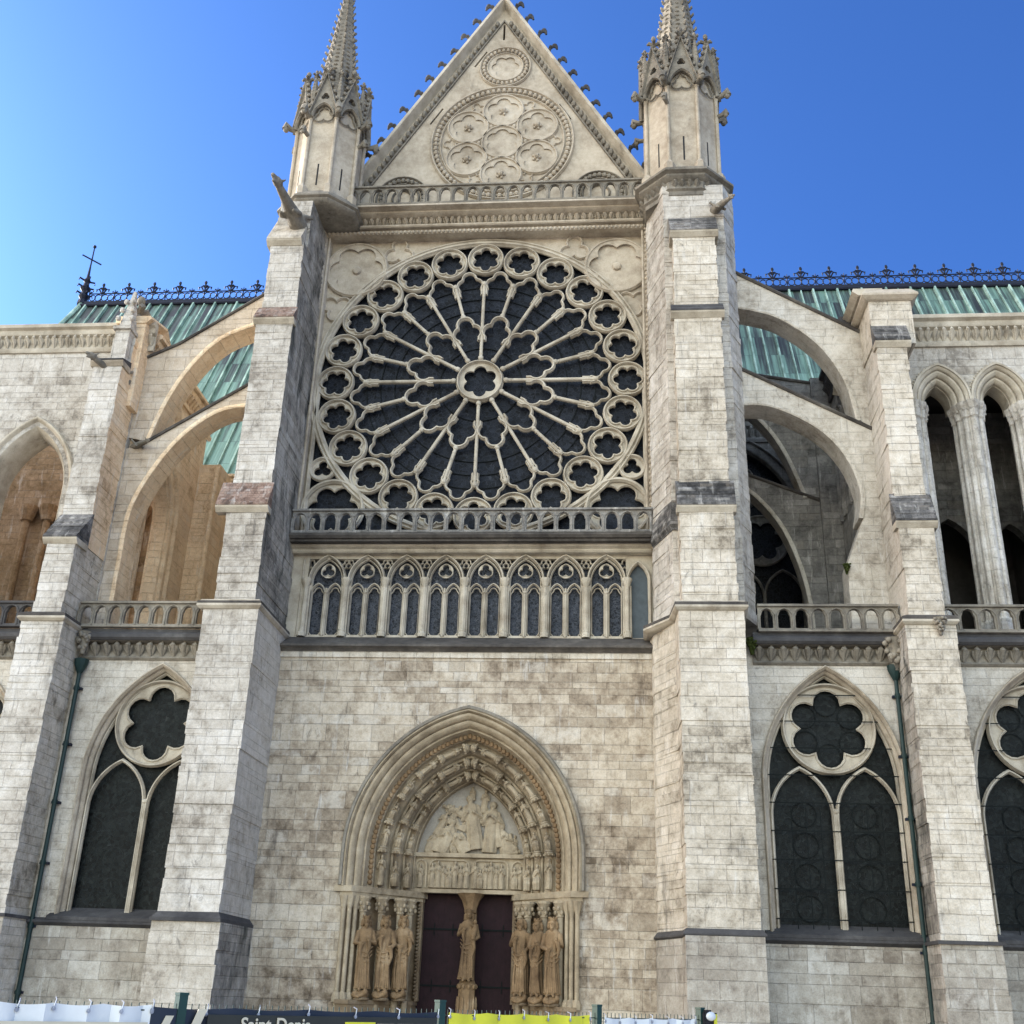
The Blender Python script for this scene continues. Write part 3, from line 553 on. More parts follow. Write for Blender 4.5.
# transept roof behind the gable, side walls and terrace
mb = MB(); mb.loft([[(GX-7.4, y, 33.0), (GX, y, 45.2), (GX+7.4, y, 33.0)] for y in (1.1, 18)]); mb.build('transept_roof', S['copper'], CH, 0)
mb = MB(); mb.box(-8.2, -7.5, -.2, 9, 0, 33.2); mb.box(9.6, 10.3, 1.5, 9, 0, 33.2); mb.box(-7.6, 9.6, .6, 1.2, 32.6, 33.2); mb.build('transept_wall', S['sooty'], CH, 0)
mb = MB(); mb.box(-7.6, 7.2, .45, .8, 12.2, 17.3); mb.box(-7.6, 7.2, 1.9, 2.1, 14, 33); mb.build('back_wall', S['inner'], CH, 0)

# ------------------------------------------------------------------ gallery balustrade and arcade
balustrade(-7.0, 7.0, -.95, 17.9, 18.95, 'balustrade', S['grey'], CH, .62, label='openwork balustrade across the foot of the rose')
mb = MB(); mb.box(-7.1, 7.1, -.85, .3, 17.62, 17.88); ledge(mb, -7.1, 7.1, -.95, .3, 17.72, 17.93, .08); mb.m = 1
mb.loft([[(x, a, b) for a, b in [(.2, 17.36), (-.30, 17.36), (-.36, 17.42), (-.36, 17.48), (-.50, 17.54), (-.56, 17.66), (.2, 17.66)]] for x in (-7.1, 7.1)])
mb.build('gallery_cornice', [S['slateband'], S['trac']], CH)
AR = empty('window_arcade', CH); AR['label'] = 'row of paired lancet windows under the rose'
mb = MB(); mb.box(-6.5, 6.95, .30, .34, 13.6, 17.5); mb.build('glass', S['glass_lancet'], AR, 0)
def lancet(c, w, zb, zs):
    return star((c, zs-.3), [(c, zs+w*.75, w*.62), (c-w*.42, zs+w*.1, w*.60), (c+w*.42, zs+w*.1, w*.60)], [(c-w, zb), (c+w, zb), (c+w, zs), (c-w, zs)], 64)
bw = .7775; Z0 = 14.05
mb = MB(); arc = arch(0, Z0, 16.30, .70, .42, 10)
mb.sweep(arc, BAR(.055, .22), .10); mb.sweep(arch(0, Z0, 16.28, .60, .40, 10), BAR(.035, .12), .12)
for c in (-.33, .33):
    mb.sweep(arch(c, Z0, 15.80, .27, .16, 8), BAR(.040, .12), .12); mb.sweep(lancet(c, .235, Z0+.06, 15.72), BAR(.022, .05), .14, True)
mb.sweep([(0, Z0), (0, 16.0)], BAR(.06, .14), .12); mb.tube([(0, .0, Z0), (0, .0, 15.8)], .04, 8); mb.ball((0, .0, 15.82), (.085, .085, .06), 8, 4)
mb.ring(raycirc((0, 16.72), 3, .27, PI/2, 10), foil((0, 16.72), 3, .14, .145, PI/2, 10), .07, .2, .02); mb.sweep(foil((0, 16.72), 3, .14, .15, PI/2, 10), BAR(.02, .05), .08, True)
for sg in (-1, 1): mb.sweep(foil((sg*.70, 17.0), 3, .10, .10, PI/2, 6), BAR(.028, .08), .14, True)
mb.box(-bw, bw, .02, .25, 17.22, 17.40); mb.box(-bw, bw, .0, .28, Z0-.12, Z0+.05)
AB = mb.build('arcade_bay', S['trac'], AR, mat=Matrix.Translation((-5.62, 0, 0)))
for i in range(1, 8): link('arcade_bay', AB.data, AR, Matrix.Translation((-5.62+1.555*i, 0, 0)))
mb = MB()
mb.tube([(0, -.08, Z0), (0, -.08, 16.05)], .085, 10); mb.lathe((0, -.08, 16.0), [(.09, 0), (.12, .08), (.17, .22), (.2, .28), (.2, .36), (.1, .38)], 10); mb.lathe((0, -.08, Z0-.05), [(.17, 0), (.17, .12), (.12, .2), (.13, .26), (.09, .3)], 10)
for sg in (-1, 1): mb.tube([(sg*.13, .02, Z0), (sg*.13, .02, 16.1)], .045, 6)
CK = mb.build('colonnette', S['trac'], AR, mat=Matrix.Translation((-5.62-bw, 0, 0)))
for i in range(1, 9): link('colonnette', CK.data, AR, Matrix.Translation((-5.62-bw+1.555*i, 0, 0)))
mb = MB(); mb.plate([(-7.3, 13.7), (-5.62-bw, 13.7), (-5.62-bw, 17.4), (-7.3, 17.4)], [], .0, .3); mb.sweep([(-6.6, 13.9), (-6.6, 17.2)], BAR(.05, .06), 0)
mb.build('arcade_end', S['trac'], AR); mb = MB(); mb.plate([(6.01, 13.9), (7.2, 13.9), (7.2, 17.35), (6.01, 17.35)], [arch(6.48, 14.05, 16.3, .36, .5, 10)], .05, .24); mb.sweep(arch(6.48, 14.05, 16.3, .42, .5, 10), BAR(.07, .16), .06); mb.build('arcade_end', S['trac'], AR)
mb = MB(); mb.box(6.05, 6.9, .2, .25, 14.05, 17.1); mb.build('shutter', S['panel'], AR, 0)

# ------------------------------------------------------------------ portal wall
PC, PZS, PE = .33, 6.0, 1.1
LWY = -.8
mb = MB(); outl = [(-7.6, 0), (-7.6, 13.25), (7.6, 13.25), (7.6, 0), (PC+4.0, 0)]+[p for p in reversed(arch(PC, 0, PZS, 4.0, PE, 16))]+[(PC-4.0, 0)]
mb.plate([(-7.6, -.2), (-7.6, 13.25), (7.6, 13.25), (7.6, -.2)], [arch(PC, -.05, PZS, 3.86, PE, 16)], LWY, LWY+.35); mb.build('portal_wall', S['wall'], CH, 0)
mb = MB(); mb.loft([[(x, a, b) for a, b in [(.3, 13.2), (LWY-.1, 13.2), (LWY-.16, 13.28), (LWY-.30, 13.34), (LWY-.30, 13.42), (-.1, 13.98), (.3, 13.98)]] for x in (-7.2, 7.1)]); mb.m = 1; mb.box(-7.2, 7.1, LWY-.06, 0, 12.98, 13.2); mb.build('sill_ledge', [S['slateband'], S['cream']], CH)

PT = empty('portal', CH); PT['label'] = 'deep pointed doorway ringed with carved figures'
P = []
P += [(4.10, -.80), (4.09, -.98), (4.02, -1.02)]
P += poly_roll([(4.02, -1.02), (3.96, -.86), (3.86, -.92), (3.74, -.70), (3.62, -.74), (3.50, -.50), (3.42, -.46), (3.36, -.22), (3.18, -.12)], [0, .05, .03, .05, .03, .05, 0, .0])
P += [(3.16, .06), (3.12, .10)]
P += poly_roll([(3.12, .10), (3.02, .04), (2.78, .30), (2.72, .42), (2.62, .36)], [0, -.08, 0, .05])
P += poly_roll([(2.62, .36), (2.40, .66), (2.34, .78), (2.26, .72)], [-.08, 0, .04])
P += poly_roll([(2.26, .72), (2.08, 1.02), (2.02, 1.16), (1.96, 1.12)], [-.06, 0, .03]) + [(1.93, 1.55)]
mb = MB(); arch_loft(mb, PC, 4.92, PZS, PE, P, 22); mb.build('archivolt', S['portal'], PT)
hood = arch(PC, 4.95, PZS, 4.12, PE, 26)
mb = MB(); mb.sweep(hood, [(-.09, -.02), (-.09, .18), (-.04, .26), (.03, .24), (.06, -.02)], LWY); mb.build('hood_mould', S['weath'], PT)
mb = MB(); beads(mb, arch(PC, 4.95, PZS, 3.27, PE, 40), -.22, .095, .17); mb.build('leaf_band', S['brown'], PT)
# tympanum and lintel
mb = MB(); mb.plate(arch(PC, 6.22, 6.23, 2.0, PE, 16), [], 1.42, 1.6); tp = mb.build('tympanum', S['tymp'], PT)
mb = MB(); mb.box(PC-2.05, PC+2.05, 1.28, 1.6, 4.98, 6.25); mb.m = 0; mb.box(PC-2.08, PC+2.08, 1.12, 1.4, 6.16, 6.30); mb.box(PC-2.3, PC+2.3, 1.1, 1.5, 4.93, 5.06)
for x0, x1 in ((-1.98, -1.52), (-1.46, .02), (.1, 1.42), (1.5, 1.98)):
    c = PC+(x0+x1)/2; w = (x1-x0)/2-.03; mb.sweep([(c-w, 5.1), (c-w, 5.85)]+[(c-w+w*(1-math.cos(t))*(1) if w < .4 else (c-w+.2*(1-math.cos(t))), 5.85+.22*math.sin(t)) for t in (.5, 1.0, 1.57)]+[(c+w-.2*(1-math.cos(t)) if w >= .4 else c+w-w*(1-math.cos(t)), 5.85+.22*math.sin(t)) for t in (1.57, 1.0, .5)]+[(c+w, 5.85), (c+w, 5.1)], [(-.03, -.02), (-.03, .07), (.03, .07), (.03, -.02)], 1.28)
mb.build('lintel', S['portal'], PT)

def small_figure(seed, h=1.0, kind='stand'):
    """little carved figure about h tall, front towards -y"""
    r = random.Random(seed); mb = MB(); w = .155*h; ph = r.uniform(0, 6)
    def ringz(z, rx, ry, cx=0, cy=0): return [(cx+rx*math.cos(a)*(1+.10*math.sin(7*a+ph)), cy+ry*math.sin(a)*(1+.10*math.sin(7*a+ph)), z) for a in [2*PI*i/20 for i in range(20)]]
    lean = r.uniform(-.03, .03)*h
    if kind == 'stand':
        mb.loft([ringz(0, w*.95, w*.7), ringz(.25*h, w*.9, w*.7, lean), ringz(.5*h, w*.8, w*.6, lean*.6), ringz(.68*h, w*1.0, w*.62), ringz(.78*h, w*.95, w*.55), ringz(.82*h, w*.4, w*.4)])
        sh = .75*h; kz = 0
    elif kind == 'kneel':
        mb.loft([ringz(0, w*1.5, w*.8, -.1*h), ringz(.15*h, w*1.5, w*.8, -.08*h), ringz(.32*h, w*.9, w*.7, .02*h), ringz(.5*h, w*.9, w*.62, .04*h), ringz(.58*h, w*.4, w*.4, .05*h)]); sh = .5*h; kz = .24*h
        mb.tube([(-.1*h, 0, .07*h), (-.36*h, .02, .05*h)], [.07*h, .05*h], 8)
    else:
        mb.loft([ringz(0, w*1.1, w*.9), ringz(.22*h, w*1.2, w*1.1, 0, -.05*h), ringz(.34*h, w*1.1, w*1.1, 0, -.04*h), ringz(.42*h, w*.9, w*.65), ringz(.60*h, w*1.0, w*.6), ringz(.66*h, w*.4, w*.4)]); sh = .58*h; kz = .16*h
    hx = lean*.3 + (.05*h if kind == 'kneel' else 0); hz = .895*h-kz
    mb.ball((hx, -.02*h, hz), (.062*h, .07*h, .082*h), 12, 8); mb.ball((hx, .01*h, hz+.02*h), (.078*h, .07*h, .075*h), 10, 6); mb.tube([(hx, -.08*h, hz+.01*h), (hx, -.1*h, hz-.015*h)], .014*h, 5); mb.ball((hx, -.05*h, hz-.065*h), (.035*h, .04*h, .04*h), 8, 5)
    for sg in (-1, 1):
        ex = (sg*w*1.15, -.02*h, sh-.2*h); hd = (sg*w*r.uniform(.1, .5), -.14*h, sh-r.uniform(.02, .14)*h)
        mb.tube([(sg*w*.8, 0, sh), ex, hd], [.045*h, .042*h, .03*h], 7); mb.ball(hd, .035*h, 7, 5)
    for k in range(3): x = r.uniform(-.7, .7)*w; mb.tube([(x, -w*.62, .02*h), (x*.6+lean, -w*.66, .3*h), (x*.3, -w*.5, .55*h)], [.02*h, .022*h, .012*h], 5)
    if r.random() < .5: mb.box(hd[0]-.05*h, hd[0]+.05*h, hd[1]-.03*h, hd[1]+.03*h, hd[2]-.02*h, hd[2]+.1*h)
    return mb
FM = [remesh(small_figure(s, 1.0, k), .018, 'figure', S['portal']) for s, k in ((1, 'stand'), (2, 'stand'), (3, 'sit'), (4, 'sit'), (5, 'stand'))]
FT = [remesh(small_figure(s, 1.0, k), .015, 'figure', S['portal']) for s, k in ((11, 'stand'), (12, 'stand'), (13, 'stand'), (14, 'kneel'), (15, 'sit'))]
def canopy():
    mb = MB(); mb.lathe((0, -.02, 0), [(.10, -.04), (.17, 0), (.19, .05), (.15, .09), (.17, .12), (.08, .2)], 8)
    for i in range(5): a = PI+PI*i/4; mb.ball((.17*math.cos(a), .17*math.sin(a), .0), .045, 5, 4)
    return mb
CN = None; fi = 0; rr = random.Random(5)
for (w, y) in ((2.93, .08), (2.50, .44), (2.14, .86)):
    path = arch(PC, 4.95, PZS, w, PE, 60); seg = [0]
    for a, b in zip(path, path[1:]): seg.append(seg[-1]+math.hypot(b[0]-a[0], b[1]-a[1]))
    half = seg[-1]/2; first = 1.32; n = max(3, int((half-first-.2)/.84)+1); stops = [0]+[first+(half-first-.12)*i/(n-1) for i in range(n)]
    def at(sv, left):
        for i in range(len(seg)-1):
            if seg[i+1] >= sv:
                t = (sv-seg[i])/(seg[i+1]-seg[i]); x = path[i][0]+(path[i+1][0]-path[i][0])*t; z = path[i][1]+(path[i+1][1]-path[i][1])*t
                tx, tz = unit(path[i+1][0]-path[i][0], path[i+1][1]-path[i][1]); break
        return ((x, z), (tx, tz)) if left else ((2*PC-x, z), (-tx, tz))
    for left in (True, False):
        for i in range(len(stops)-1):
            a0, a1 = stops[i], stops[i+1]; ln = a1-a0; (x, z), (tx, tz) = at(a0+.06, left); (x2, z2), _ = at(a1-.12, left)
            tx, tz = unit(x2-x, z2-z); h = math.hypot(x2-x, z2-z)*.93; bow = .05*(h if i else 0)
            upv = Vector((tx, 0, tz)); yv = Vector((0, 1, 0)); xv = yv.cross(upv)
            nx = (PC-x)*.0
            R3 = Matrix((xv, yv, upv)).transposed().to_4x4(); sc_ = h; wd = min(1.15, 1.0/max(.6, h))
            me = FM[fi % 5]; fi += 1
            sgn = 1 if x < PC else -1
            ox, oz = -tz*sgn*-0.0, 0
            link('figure', me, PT, Matrix.Translation((x+ox, y-.10, z+.02)) @ R3 @ Matrix.Diagonal((sc_*wd*.82, sc_*wd*1.25, sc_, 1)))
            (cx, cz), (ux, uz) = at(a1-.10, left); uv = Vector((ux, 0, uz)); R4 = Matrix((yv.cross(uv), yv, uv)).transposed().to_4x4()
            mt = Matrix.Translation((cx, y-.12, cz)) @ R4
            if CN is None: CN = canopy().build('canopy', S['portal'], PT, 50, mat=mt)
            else: link('canopy', CN.data, PT, mt)
# tympanum relief
def place(me, x, z, s, y=1.36, rot=0.0, mir=1, par=None, nm='figure', sx=1.0): return link(nm, me, par or PT, Matrix.Translation((x, y, z)) @ Matrix.Rotation(rot, 4, 'Y') @ Matrix.Diagonal((s*mir*sx, s*.8, s, 1)))
for args in ((3, -1.05, 6.30, 1.75, .25, 1), (3, -.22, 6.30, 1.45, -.45, -1), (0, .20, 6.45, 2.0, -.16, 1), (1, .68, 6.35, 1.85, .06, 1), (3, 1.30, 6.30, 1.45, -.1, -1), (2, -.25, 7.62, .95, -1.15, 1), (4, -1.52, 6.30, 1.0, .3, 1), (1, .42, 7.75, .85, .1, -1), (4, .0, 8.2, .6, 0, 1), (0, 1.08, 6.55, 1.35, -.18, -1), (2, -1.28, 6.95, .95, .45, 1), (4, -.55, 6.25, .7, -.4, 1), (4, 1.62, 6.3, .75, -.3, -1), (2, -.85, 7.35, .8, .6, 1), (0, 1.0, 7.45, .7, -.5, 1)):
    place(FT[args[0]], PC+args[1], args[2], args[3], rot=args[4], mir=args[5], y=1.33)
r_ = random.Random(21)
for i in range(16):
    x = -1.55+3.1*(i+.5)/16; zt = 6.25+max(.3, (arch_top(PZS, 2.0, PE)-6.6)*(1-abs(x)/1.95)**.75)
    place(FT[(i*3) % 5], PC+x, max(6.28, zt-r_.uniform(.75, 1.2)), r_.uniform(.6, .85), rot=r_.uniform(-.5, .5), mir=(-1)**i, y=1.38)
xs = [-1.76]+[-1.32+.205*i for i in range(7)]+[.22+.19*i for i in range(6)]+[1.64, 1.84]
for i, x in enumerate(xs): place(FT[(i*2+1) % 5 if (i*2+1) % 5 != 3 else 0], PC+x, 5.1, .82+.06*((i*7) % 3), 1.20, mir=(-1)**i, sx=.8)
# jambs: splayed, with shafts, capitals, abacus
for sg in (-1, 1):
    X = lambda d: PC+sg*d
    mb = MB(); mb.prism([(X(4.0), LWY-.04), (X(3.88), LWY-.04), (X(3.72), LWY+.2), (X(1.72), 1.62), (X(1.72), 2.0), (X(4.0), 2.0)], -.1, 4.75); mb.build('jamb', S['jamb'], PT, 0)
    mb = MB()
    mb.prism([(X(4.32), LWY-.16), (X(3.72), LWY-.20), (X(3.50), LWY+.02), (X(1.58), 1.22), (X(1.5), 1.62), (X(4.0), 2.0), (X(4.2), -.5)], 4.74, 4.94)
    mb.prism([(X(4.12), LWY-.10), (X(3.68), LWY-.12), (X(3.46), LWY+.10), (X(1.62), 1.30), (X(1.58), 1.62), (X(4.0), 2.0)], 4.62, 4.745); mb.build('impost', S['portal'], PT)
    mb = MB()
    for d, y in ((3.95, -.92), (3.76, -.84), (3.60, -.66)): mb.tube([(X(d), y, .5), (X(d), y, 4.3)], .075, 10); mb.lathe((X(d), y, 4.2), [(.08, 0), (.1, .1), (.17, .35), (.18, .42)], 8); mb.lathe((X(d), y, 1.3), [(.16, 0), (.16, .15), (.1, .3)], 8)
    mb.build('outer_shaft', S['portal'], PT)
    for d, y in ((3.36, -.50), (2.80, -.12), (2.22, .26), (1.95, .62)):
        mb = MB(); mb.tube([(X(d), y, .8), (X(d), y, 4.15)], .115, 12)
        mb.lathe((X(d), y, 4.1), [(.12, 0), (.15, .04), (.13, .1), (.22, .42), (.25, .46), (.25, .54), (.15, .55)], 10)
        for k in range(10):
            a = 2*PI*k/10; mb.ball((X(d)+.19*math.cos(a), y+.19*math.sin(a), 4.26+.14*(k % 2)), (.06, .06, .075), 6, 4)
        mb.build('column', S['portal'], PT)
    mb = MB(); mb.prism([(X(3.9), LWY-.25), (X(3.5), LWY-.25), (X(1.75), 1.0), (X(1.7), 1.9), (X(3.9), 1.9)], -.1, 1.25); mb.prism([(X(3.95), LWY-.32), (X(3.5), LWY-.32), (X(1.70), 1.0), (X(1.66), 1.9), (X(3.95), 1.9)], 1.25, 1.38); mb.build('plinth', S['jamb'], PT, 0)
    mb = MB(); r_ = random.Random(9+sg)
    for k in range(26): mb.ball((X(1.72), 1.30+.0*k, 1.5+k*.12), (.07, .08, .055), 6, 4)
    mb.box(min(X(1.60), X(1.72)), max(X(1.60), X(1.72)), 1.3, 1.6, 1.38, 4.72)
    mb.build('door_frame', S['jamb'], PT)
# doors
for sg, x0, x1 in ((-1, -1.45, .20), (1, .20, 2.05)):
    mb = MB(); mb.box(x0, x1, 1.68, 1.76, 0, 5.0)
    for k in range(int((x1-x0)/.2)): mb.box(x0+k*.2+.09, x0+k*.2+.105, 1.672, 1.69, 0, 5.0)
    d = mb.build('door', S['door'], PT, 0)
    for z in (1.9, 3.75):
        mb = MB(); mb.box(x0+.1, x1-.1, 1.645, 1.67, z-.03, z+.03)
        for q in (.35, .75): xx = x0+(x1-x0)*q; mb.box(xx-.015, xx+.015, 1.643, 1.668, z-.2, z+.2)
        mb.build('strap_hinge', S['wirework'], d, 0)

# trumeau pier (the statue on it is a thing of its own)
TX = .43
mb = MB(); mb.lathe((TX, 1.30, 0), [(.42, 0), (.42, 1.0), (.34, 1.1), (.30, 1.2), (.30, 1.85), (.36, 1.95), (.30, 2.0), (.26, 2.1)], 8, PI/8)
mb.box(TX-.2, TX+.2, 1.45, 1.72, 0, 4.95)
mb.lathe((TX, 1.40, 2.05), [(.24, 0), (.24, 2.2)], 8, PI/8); mb.lathe((TX, 1.36, 4.3), [(.22, 0), (.24, .15), (.34, .42), (.5, .62), (.52, .64)], 8, PI/8)
for k in range(10): a = 2*PI*k/10; mb.ball((TX+.3*math.cos(a), 1.30+.3*math.sin(a), 1.9), (.07, .07, .09), 6, 4); mb.ball((TX+.32*math.cos(a), 1.30+.32*math.sin(a), 1.3), (.05, .05, .3), 6, 4)
mb.build('trumeau', S['brown'], PT)

# ------------------------------------------------------------------ buttresses
def weather(mb, x0, x1, yf, yb, z0, z1, over=.12, steps=4):
    """drip mould and sloping slabs: rises from the front (yf, z0) to the back (yb, z1)"""
    over *= 1.6; mb.m = 1; mb.loft([[(x, a, b) for a, b in [(yb, z0-.22), (yf-.02, z0-.22), (yf-over*.9, z0-.06), (yf-over, z0), (yb, z0+.01)]] for x in (x0-over*.6, x1+over*.6)])
    mb.m = 2
    for i in range(steps):
        a = i/steps; b = (i+1)/steps; y0 = yf-over+(yb-yf+over)*a; y1 = yf-over+(yb-yf+over)*b; za = z0+(z1-z0)*a; zb = z0+(z1-z0)*b
        mb.loft([[(x, p, q) for p, q in [(yb, z0), (y0-.015, za), (y0-.02, za+.07), (y1, zb+.05), (yb, zb+.05)]] for x in (x0-over*.5-.004*i, x1+over*.5+.004*i)])
    mb.m = 0
def moulded(mb, poly, z0, h, over):
    """projecting drip course round a plan polygon (counter-clockwise)"""
    o1 = [(x, y) for x, y in offset(poly, -over*.35)]; o2 = offset(poly, -over)
    mb.loft([[(x, y, z) for x, y in q] for q, z in ((poly, z0), (o1, z0+h*.1), (o2, z0+h*.45), (o2, z0+h*.7), (poly, z0+h*1.6))])
def ccw(poly):
    a = sum(poly[i][0]*poly[(i+1) % len(poly)][1]-poly[(i+1) % len(poly)][0]*poly[i][1] for i in range(len(poly)))
    return poly if a > 0 else poly[::-1]

# right buttress and stair turret
BR = empty('buttress', CH); BR['label'] = 'broad cream buttress and stair turret right of the rose'
low = [(7.68, -4.0), (9.92, -4.0), (9.92, -1.2), (6.9, -.3), (6.95, -.9), (7.62, -2.6)]
mb = MB(); mb.rough([(7.70, -4.0), (9.90, -4.0), (9.95, -.6), (6.85, -.4), (6.95, -1.2), (7.66, -2.7)], 3.6, 14.0); mb.build('shaft', S['cream'], BR, 0)
mb = MB(); mb.prism([(7.62, -4.14), (9.98, -4.14), (10.1, -.6), (6.8, -.4), (6.9, -1.2), (7.58, -2.8)], -.2, 3.5); mb.build('base', S['base'], BR, 0)
mb = MB(); moulded(mb, ccw([(7.66, -4.06), (9.95, -4.06), (10.0, -.6), (6.85, -.4), (6.93, -1.2), (7.62, -2.75)]), 3.45, .16, .13); mb.build('drip_course', S['dark'], BR)
mb = MB(); pl = ccw([(7.70, -4.02), (9.92, -4.02), (10.0, -1.6), (10.0, -.6), (6.75, -.4), (6.75, -1.35), (7.62, -2.65)])
mb.m = 1; moulded(mb, pl, 13.78, .22, .17); mb.m = 0; q = offset(pl, -.16); mb.loft([[(x, y, 13.96) for x, y in q], [(x, y, 14.06) for x, y in q], [(x, y, 14.18) for x, y in offset(pl, .28)]]); mb.build('drip_course', [S['slateband'], S['trac']], BR, 0)
oct_ = [(7.02, -.2), (7.02, -.9), (7.66, -2.62), (10.12, -2.62), (10.62, -1.6), (10.75, 1.5), (7.02, 1.5)]
mb = MB(); mb.rough(oct_, 14.0, 32.9); mb.build('turret_shaft', S['pale'], BR, 0)
mb = MB(); mb.prism([(7.02+.01, -.95), (7.66, -2.70), (7.9, -2.70), (7.9, -2.0)], 17.3, 17.4)
mb.loft([[(7.02, -.88, 17.3), (7.66, -2.6, 17.3), (7.86, -2.6, 17.3), (7.5, -.8, 17.3)], [(6.93, -.92, 17.5), (7.58, -2.70, 17.5), (7.86, -2.72, 17.5), (7.5, -.8, 17.5)], [(7.02, -.86, 18.5), (7.66, -2.6, 18.5), (7.86, -2.6, 18.5), (7.5, -.8, 18.5)]]); mb.build('drip_course', S['slate'], BR, 0)
def stack(BR, xs, levels, mats, side=None):
    """levels: (z0, z1, yfront, cap height); each block with its slabs"""
    for i, (z0, z1, yf, ch, yn, xa, xb) in enumerate(levels):
        mb = MB(); mb.box(xa, xb, yf, -1.0, z0, z1)
        if side:
            mb.m = 0
            b = len(mb.mi)
            if side > 0: mb.mi = [0, 0, 0, 1, 0, 0] if len(mb.mi) == 6 else mb.mi
        mb.build('shaft', mats, BR, 0)
mats3 = [S['cream'], S['trac'], S['slate']]
mb = MB(); mb.rough([(7.86, -3.72), (9.76, -3.72), (9.76, -2.4), (7.86, -2.4)], 14.1, 17.75); mb.build('shaft', S['cream'], BR, 0)
mb = MB(); mb.rough([(7.92, -3.42), (9.7, -3.42), (9.7, -2.4), (7.92, -2.4)], 17.75, 26.05); mb.build('shaft', S['cream'], BR, 0)
mb = MB(); mb.rough([(7.96, -3.25), (9.66, -3.25), (9.66, -2.4), (7.96, -2.4)], 26.05, 30.1); mb.build('shaft', S['cream'], BR, 0)
mb = MB(); weather(mb, 7.86, 9.76, -3.72, -3.40, 17.75, 18.85, .10, 5); mb.build('weathering', mats3, BR, 0)
mb = MB(); weather(mb, 7.92, 9.70, -3.42, -3.22, 26.05, 26.55, .14, 2); mb.build('weathering', [S['cream'], S['trac'], S['dark']], BR, 0)
mb = MB(); weather(mb, 7.96, 9.66, -3.25, -2.6, 30.0, 31.2, .12, 5); mb.build('weathering', mats3, BR, 0)

# left buttress: pale front, streaked flank
BL = empty('buttress', CH); BL['label'] = 'tall pale buttress with sooty flank left of the rose'
def faced(mb, x0, x1, yf, yb, z0, z1, flank=1):
    """box whose +x flank uses material 1"""
    mb.rough([(x0, yf), (x1, yf), (x1, yb), (x0, yb)], z0, z1, face=1)
    pass   # second side quad is the +x face
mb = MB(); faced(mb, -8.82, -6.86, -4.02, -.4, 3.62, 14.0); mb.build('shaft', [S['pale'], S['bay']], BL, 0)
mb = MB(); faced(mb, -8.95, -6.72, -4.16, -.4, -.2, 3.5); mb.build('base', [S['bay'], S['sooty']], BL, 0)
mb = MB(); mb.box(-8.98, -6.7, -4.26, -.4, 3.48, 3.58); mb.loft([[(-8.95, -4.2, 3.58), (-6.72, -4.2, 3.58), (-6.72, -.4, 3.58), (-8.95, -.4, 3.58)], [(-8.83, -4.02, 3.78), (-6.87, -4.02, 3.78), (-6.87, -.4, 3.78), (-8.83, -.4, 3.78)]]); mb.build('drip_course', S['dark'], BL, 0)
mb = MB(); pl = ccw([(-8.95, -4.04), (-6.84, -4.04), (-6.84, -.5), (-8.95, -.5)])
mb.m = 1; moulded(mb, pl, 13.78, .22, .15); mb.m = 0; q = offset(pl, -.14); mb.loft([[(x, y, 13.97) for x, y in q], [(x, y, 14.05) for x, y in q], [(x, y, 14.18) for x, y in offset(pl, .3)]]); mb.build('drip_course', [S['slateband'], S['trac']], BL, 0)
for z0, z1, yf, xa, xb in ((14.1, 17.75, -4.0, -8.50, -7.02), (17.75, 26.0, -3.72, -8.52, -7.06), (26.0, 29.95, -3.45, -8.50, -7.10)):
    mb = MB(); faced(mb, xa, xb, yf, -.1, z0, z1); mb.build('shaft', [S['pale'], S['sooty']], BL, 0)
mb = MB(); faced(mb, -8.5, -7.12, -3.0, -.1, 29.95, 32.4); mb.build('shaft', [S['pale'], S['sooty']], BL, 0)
mb = MB(); weather(mb, -8.80, -7.05, -4.0, -3.74, 17.7, 18.75, .12, 1); mb.build('weathering', [S['pale'], S['trac'], S['tile']], BL, 0)
mb = MB(); weather(mb, -8.52, -7.10, -3.72, -3.47, 25.95, 26.65, .12, 1); mb.build('weathering', [S['pale'], S['trac'], S['tile']], BL, 0)
mb = MB(); weather(mb, -8.55, -7.30, -3.45, -2.5, 29.95, 31.9, .12, 1); mb.build('weathering', [S['pale'], S['trac'], S['cream']], BL, 0)

# ------------------------------------------------------------------ pinnacles
def octo(c, w, a0=PI/8): r = w/2/math.cos(PI/8); return [(c[0]+r*math.cos(a0+i*PI/4), c[1]+r*math.sin(a0+i*PI/4)) for i in range(8)]
def knob(mb, p, s):
    mb.tube([(p[0], p[1], p[2]-.1*s), (p[0], p[1], p[2]+.55*s)], .07*s, 6)
    for k in range(4):
        a = k*PI/2+PI/4; mb.tube([(p[0], p[1], p[2]+.2*s), (p[0]+.22*s*math.cos(a), p[1]+.22*s*math.sin(a), p[2]+.34*s), (p[0]+.30*s*math.cos(a), p[1]+.30*s*math.sin(a), p[2]+.24*s)], [.07*s, .10*s, .05*s], 6)
    mb.ball((p[0], p[1], p[2]+.62*s), (.12*s, .12*s, .15*s), 7, 5); mb.ball((p[0], p[1], p[2]+.08*s), (.13*s, .13*s, .07*s), 7, 5)
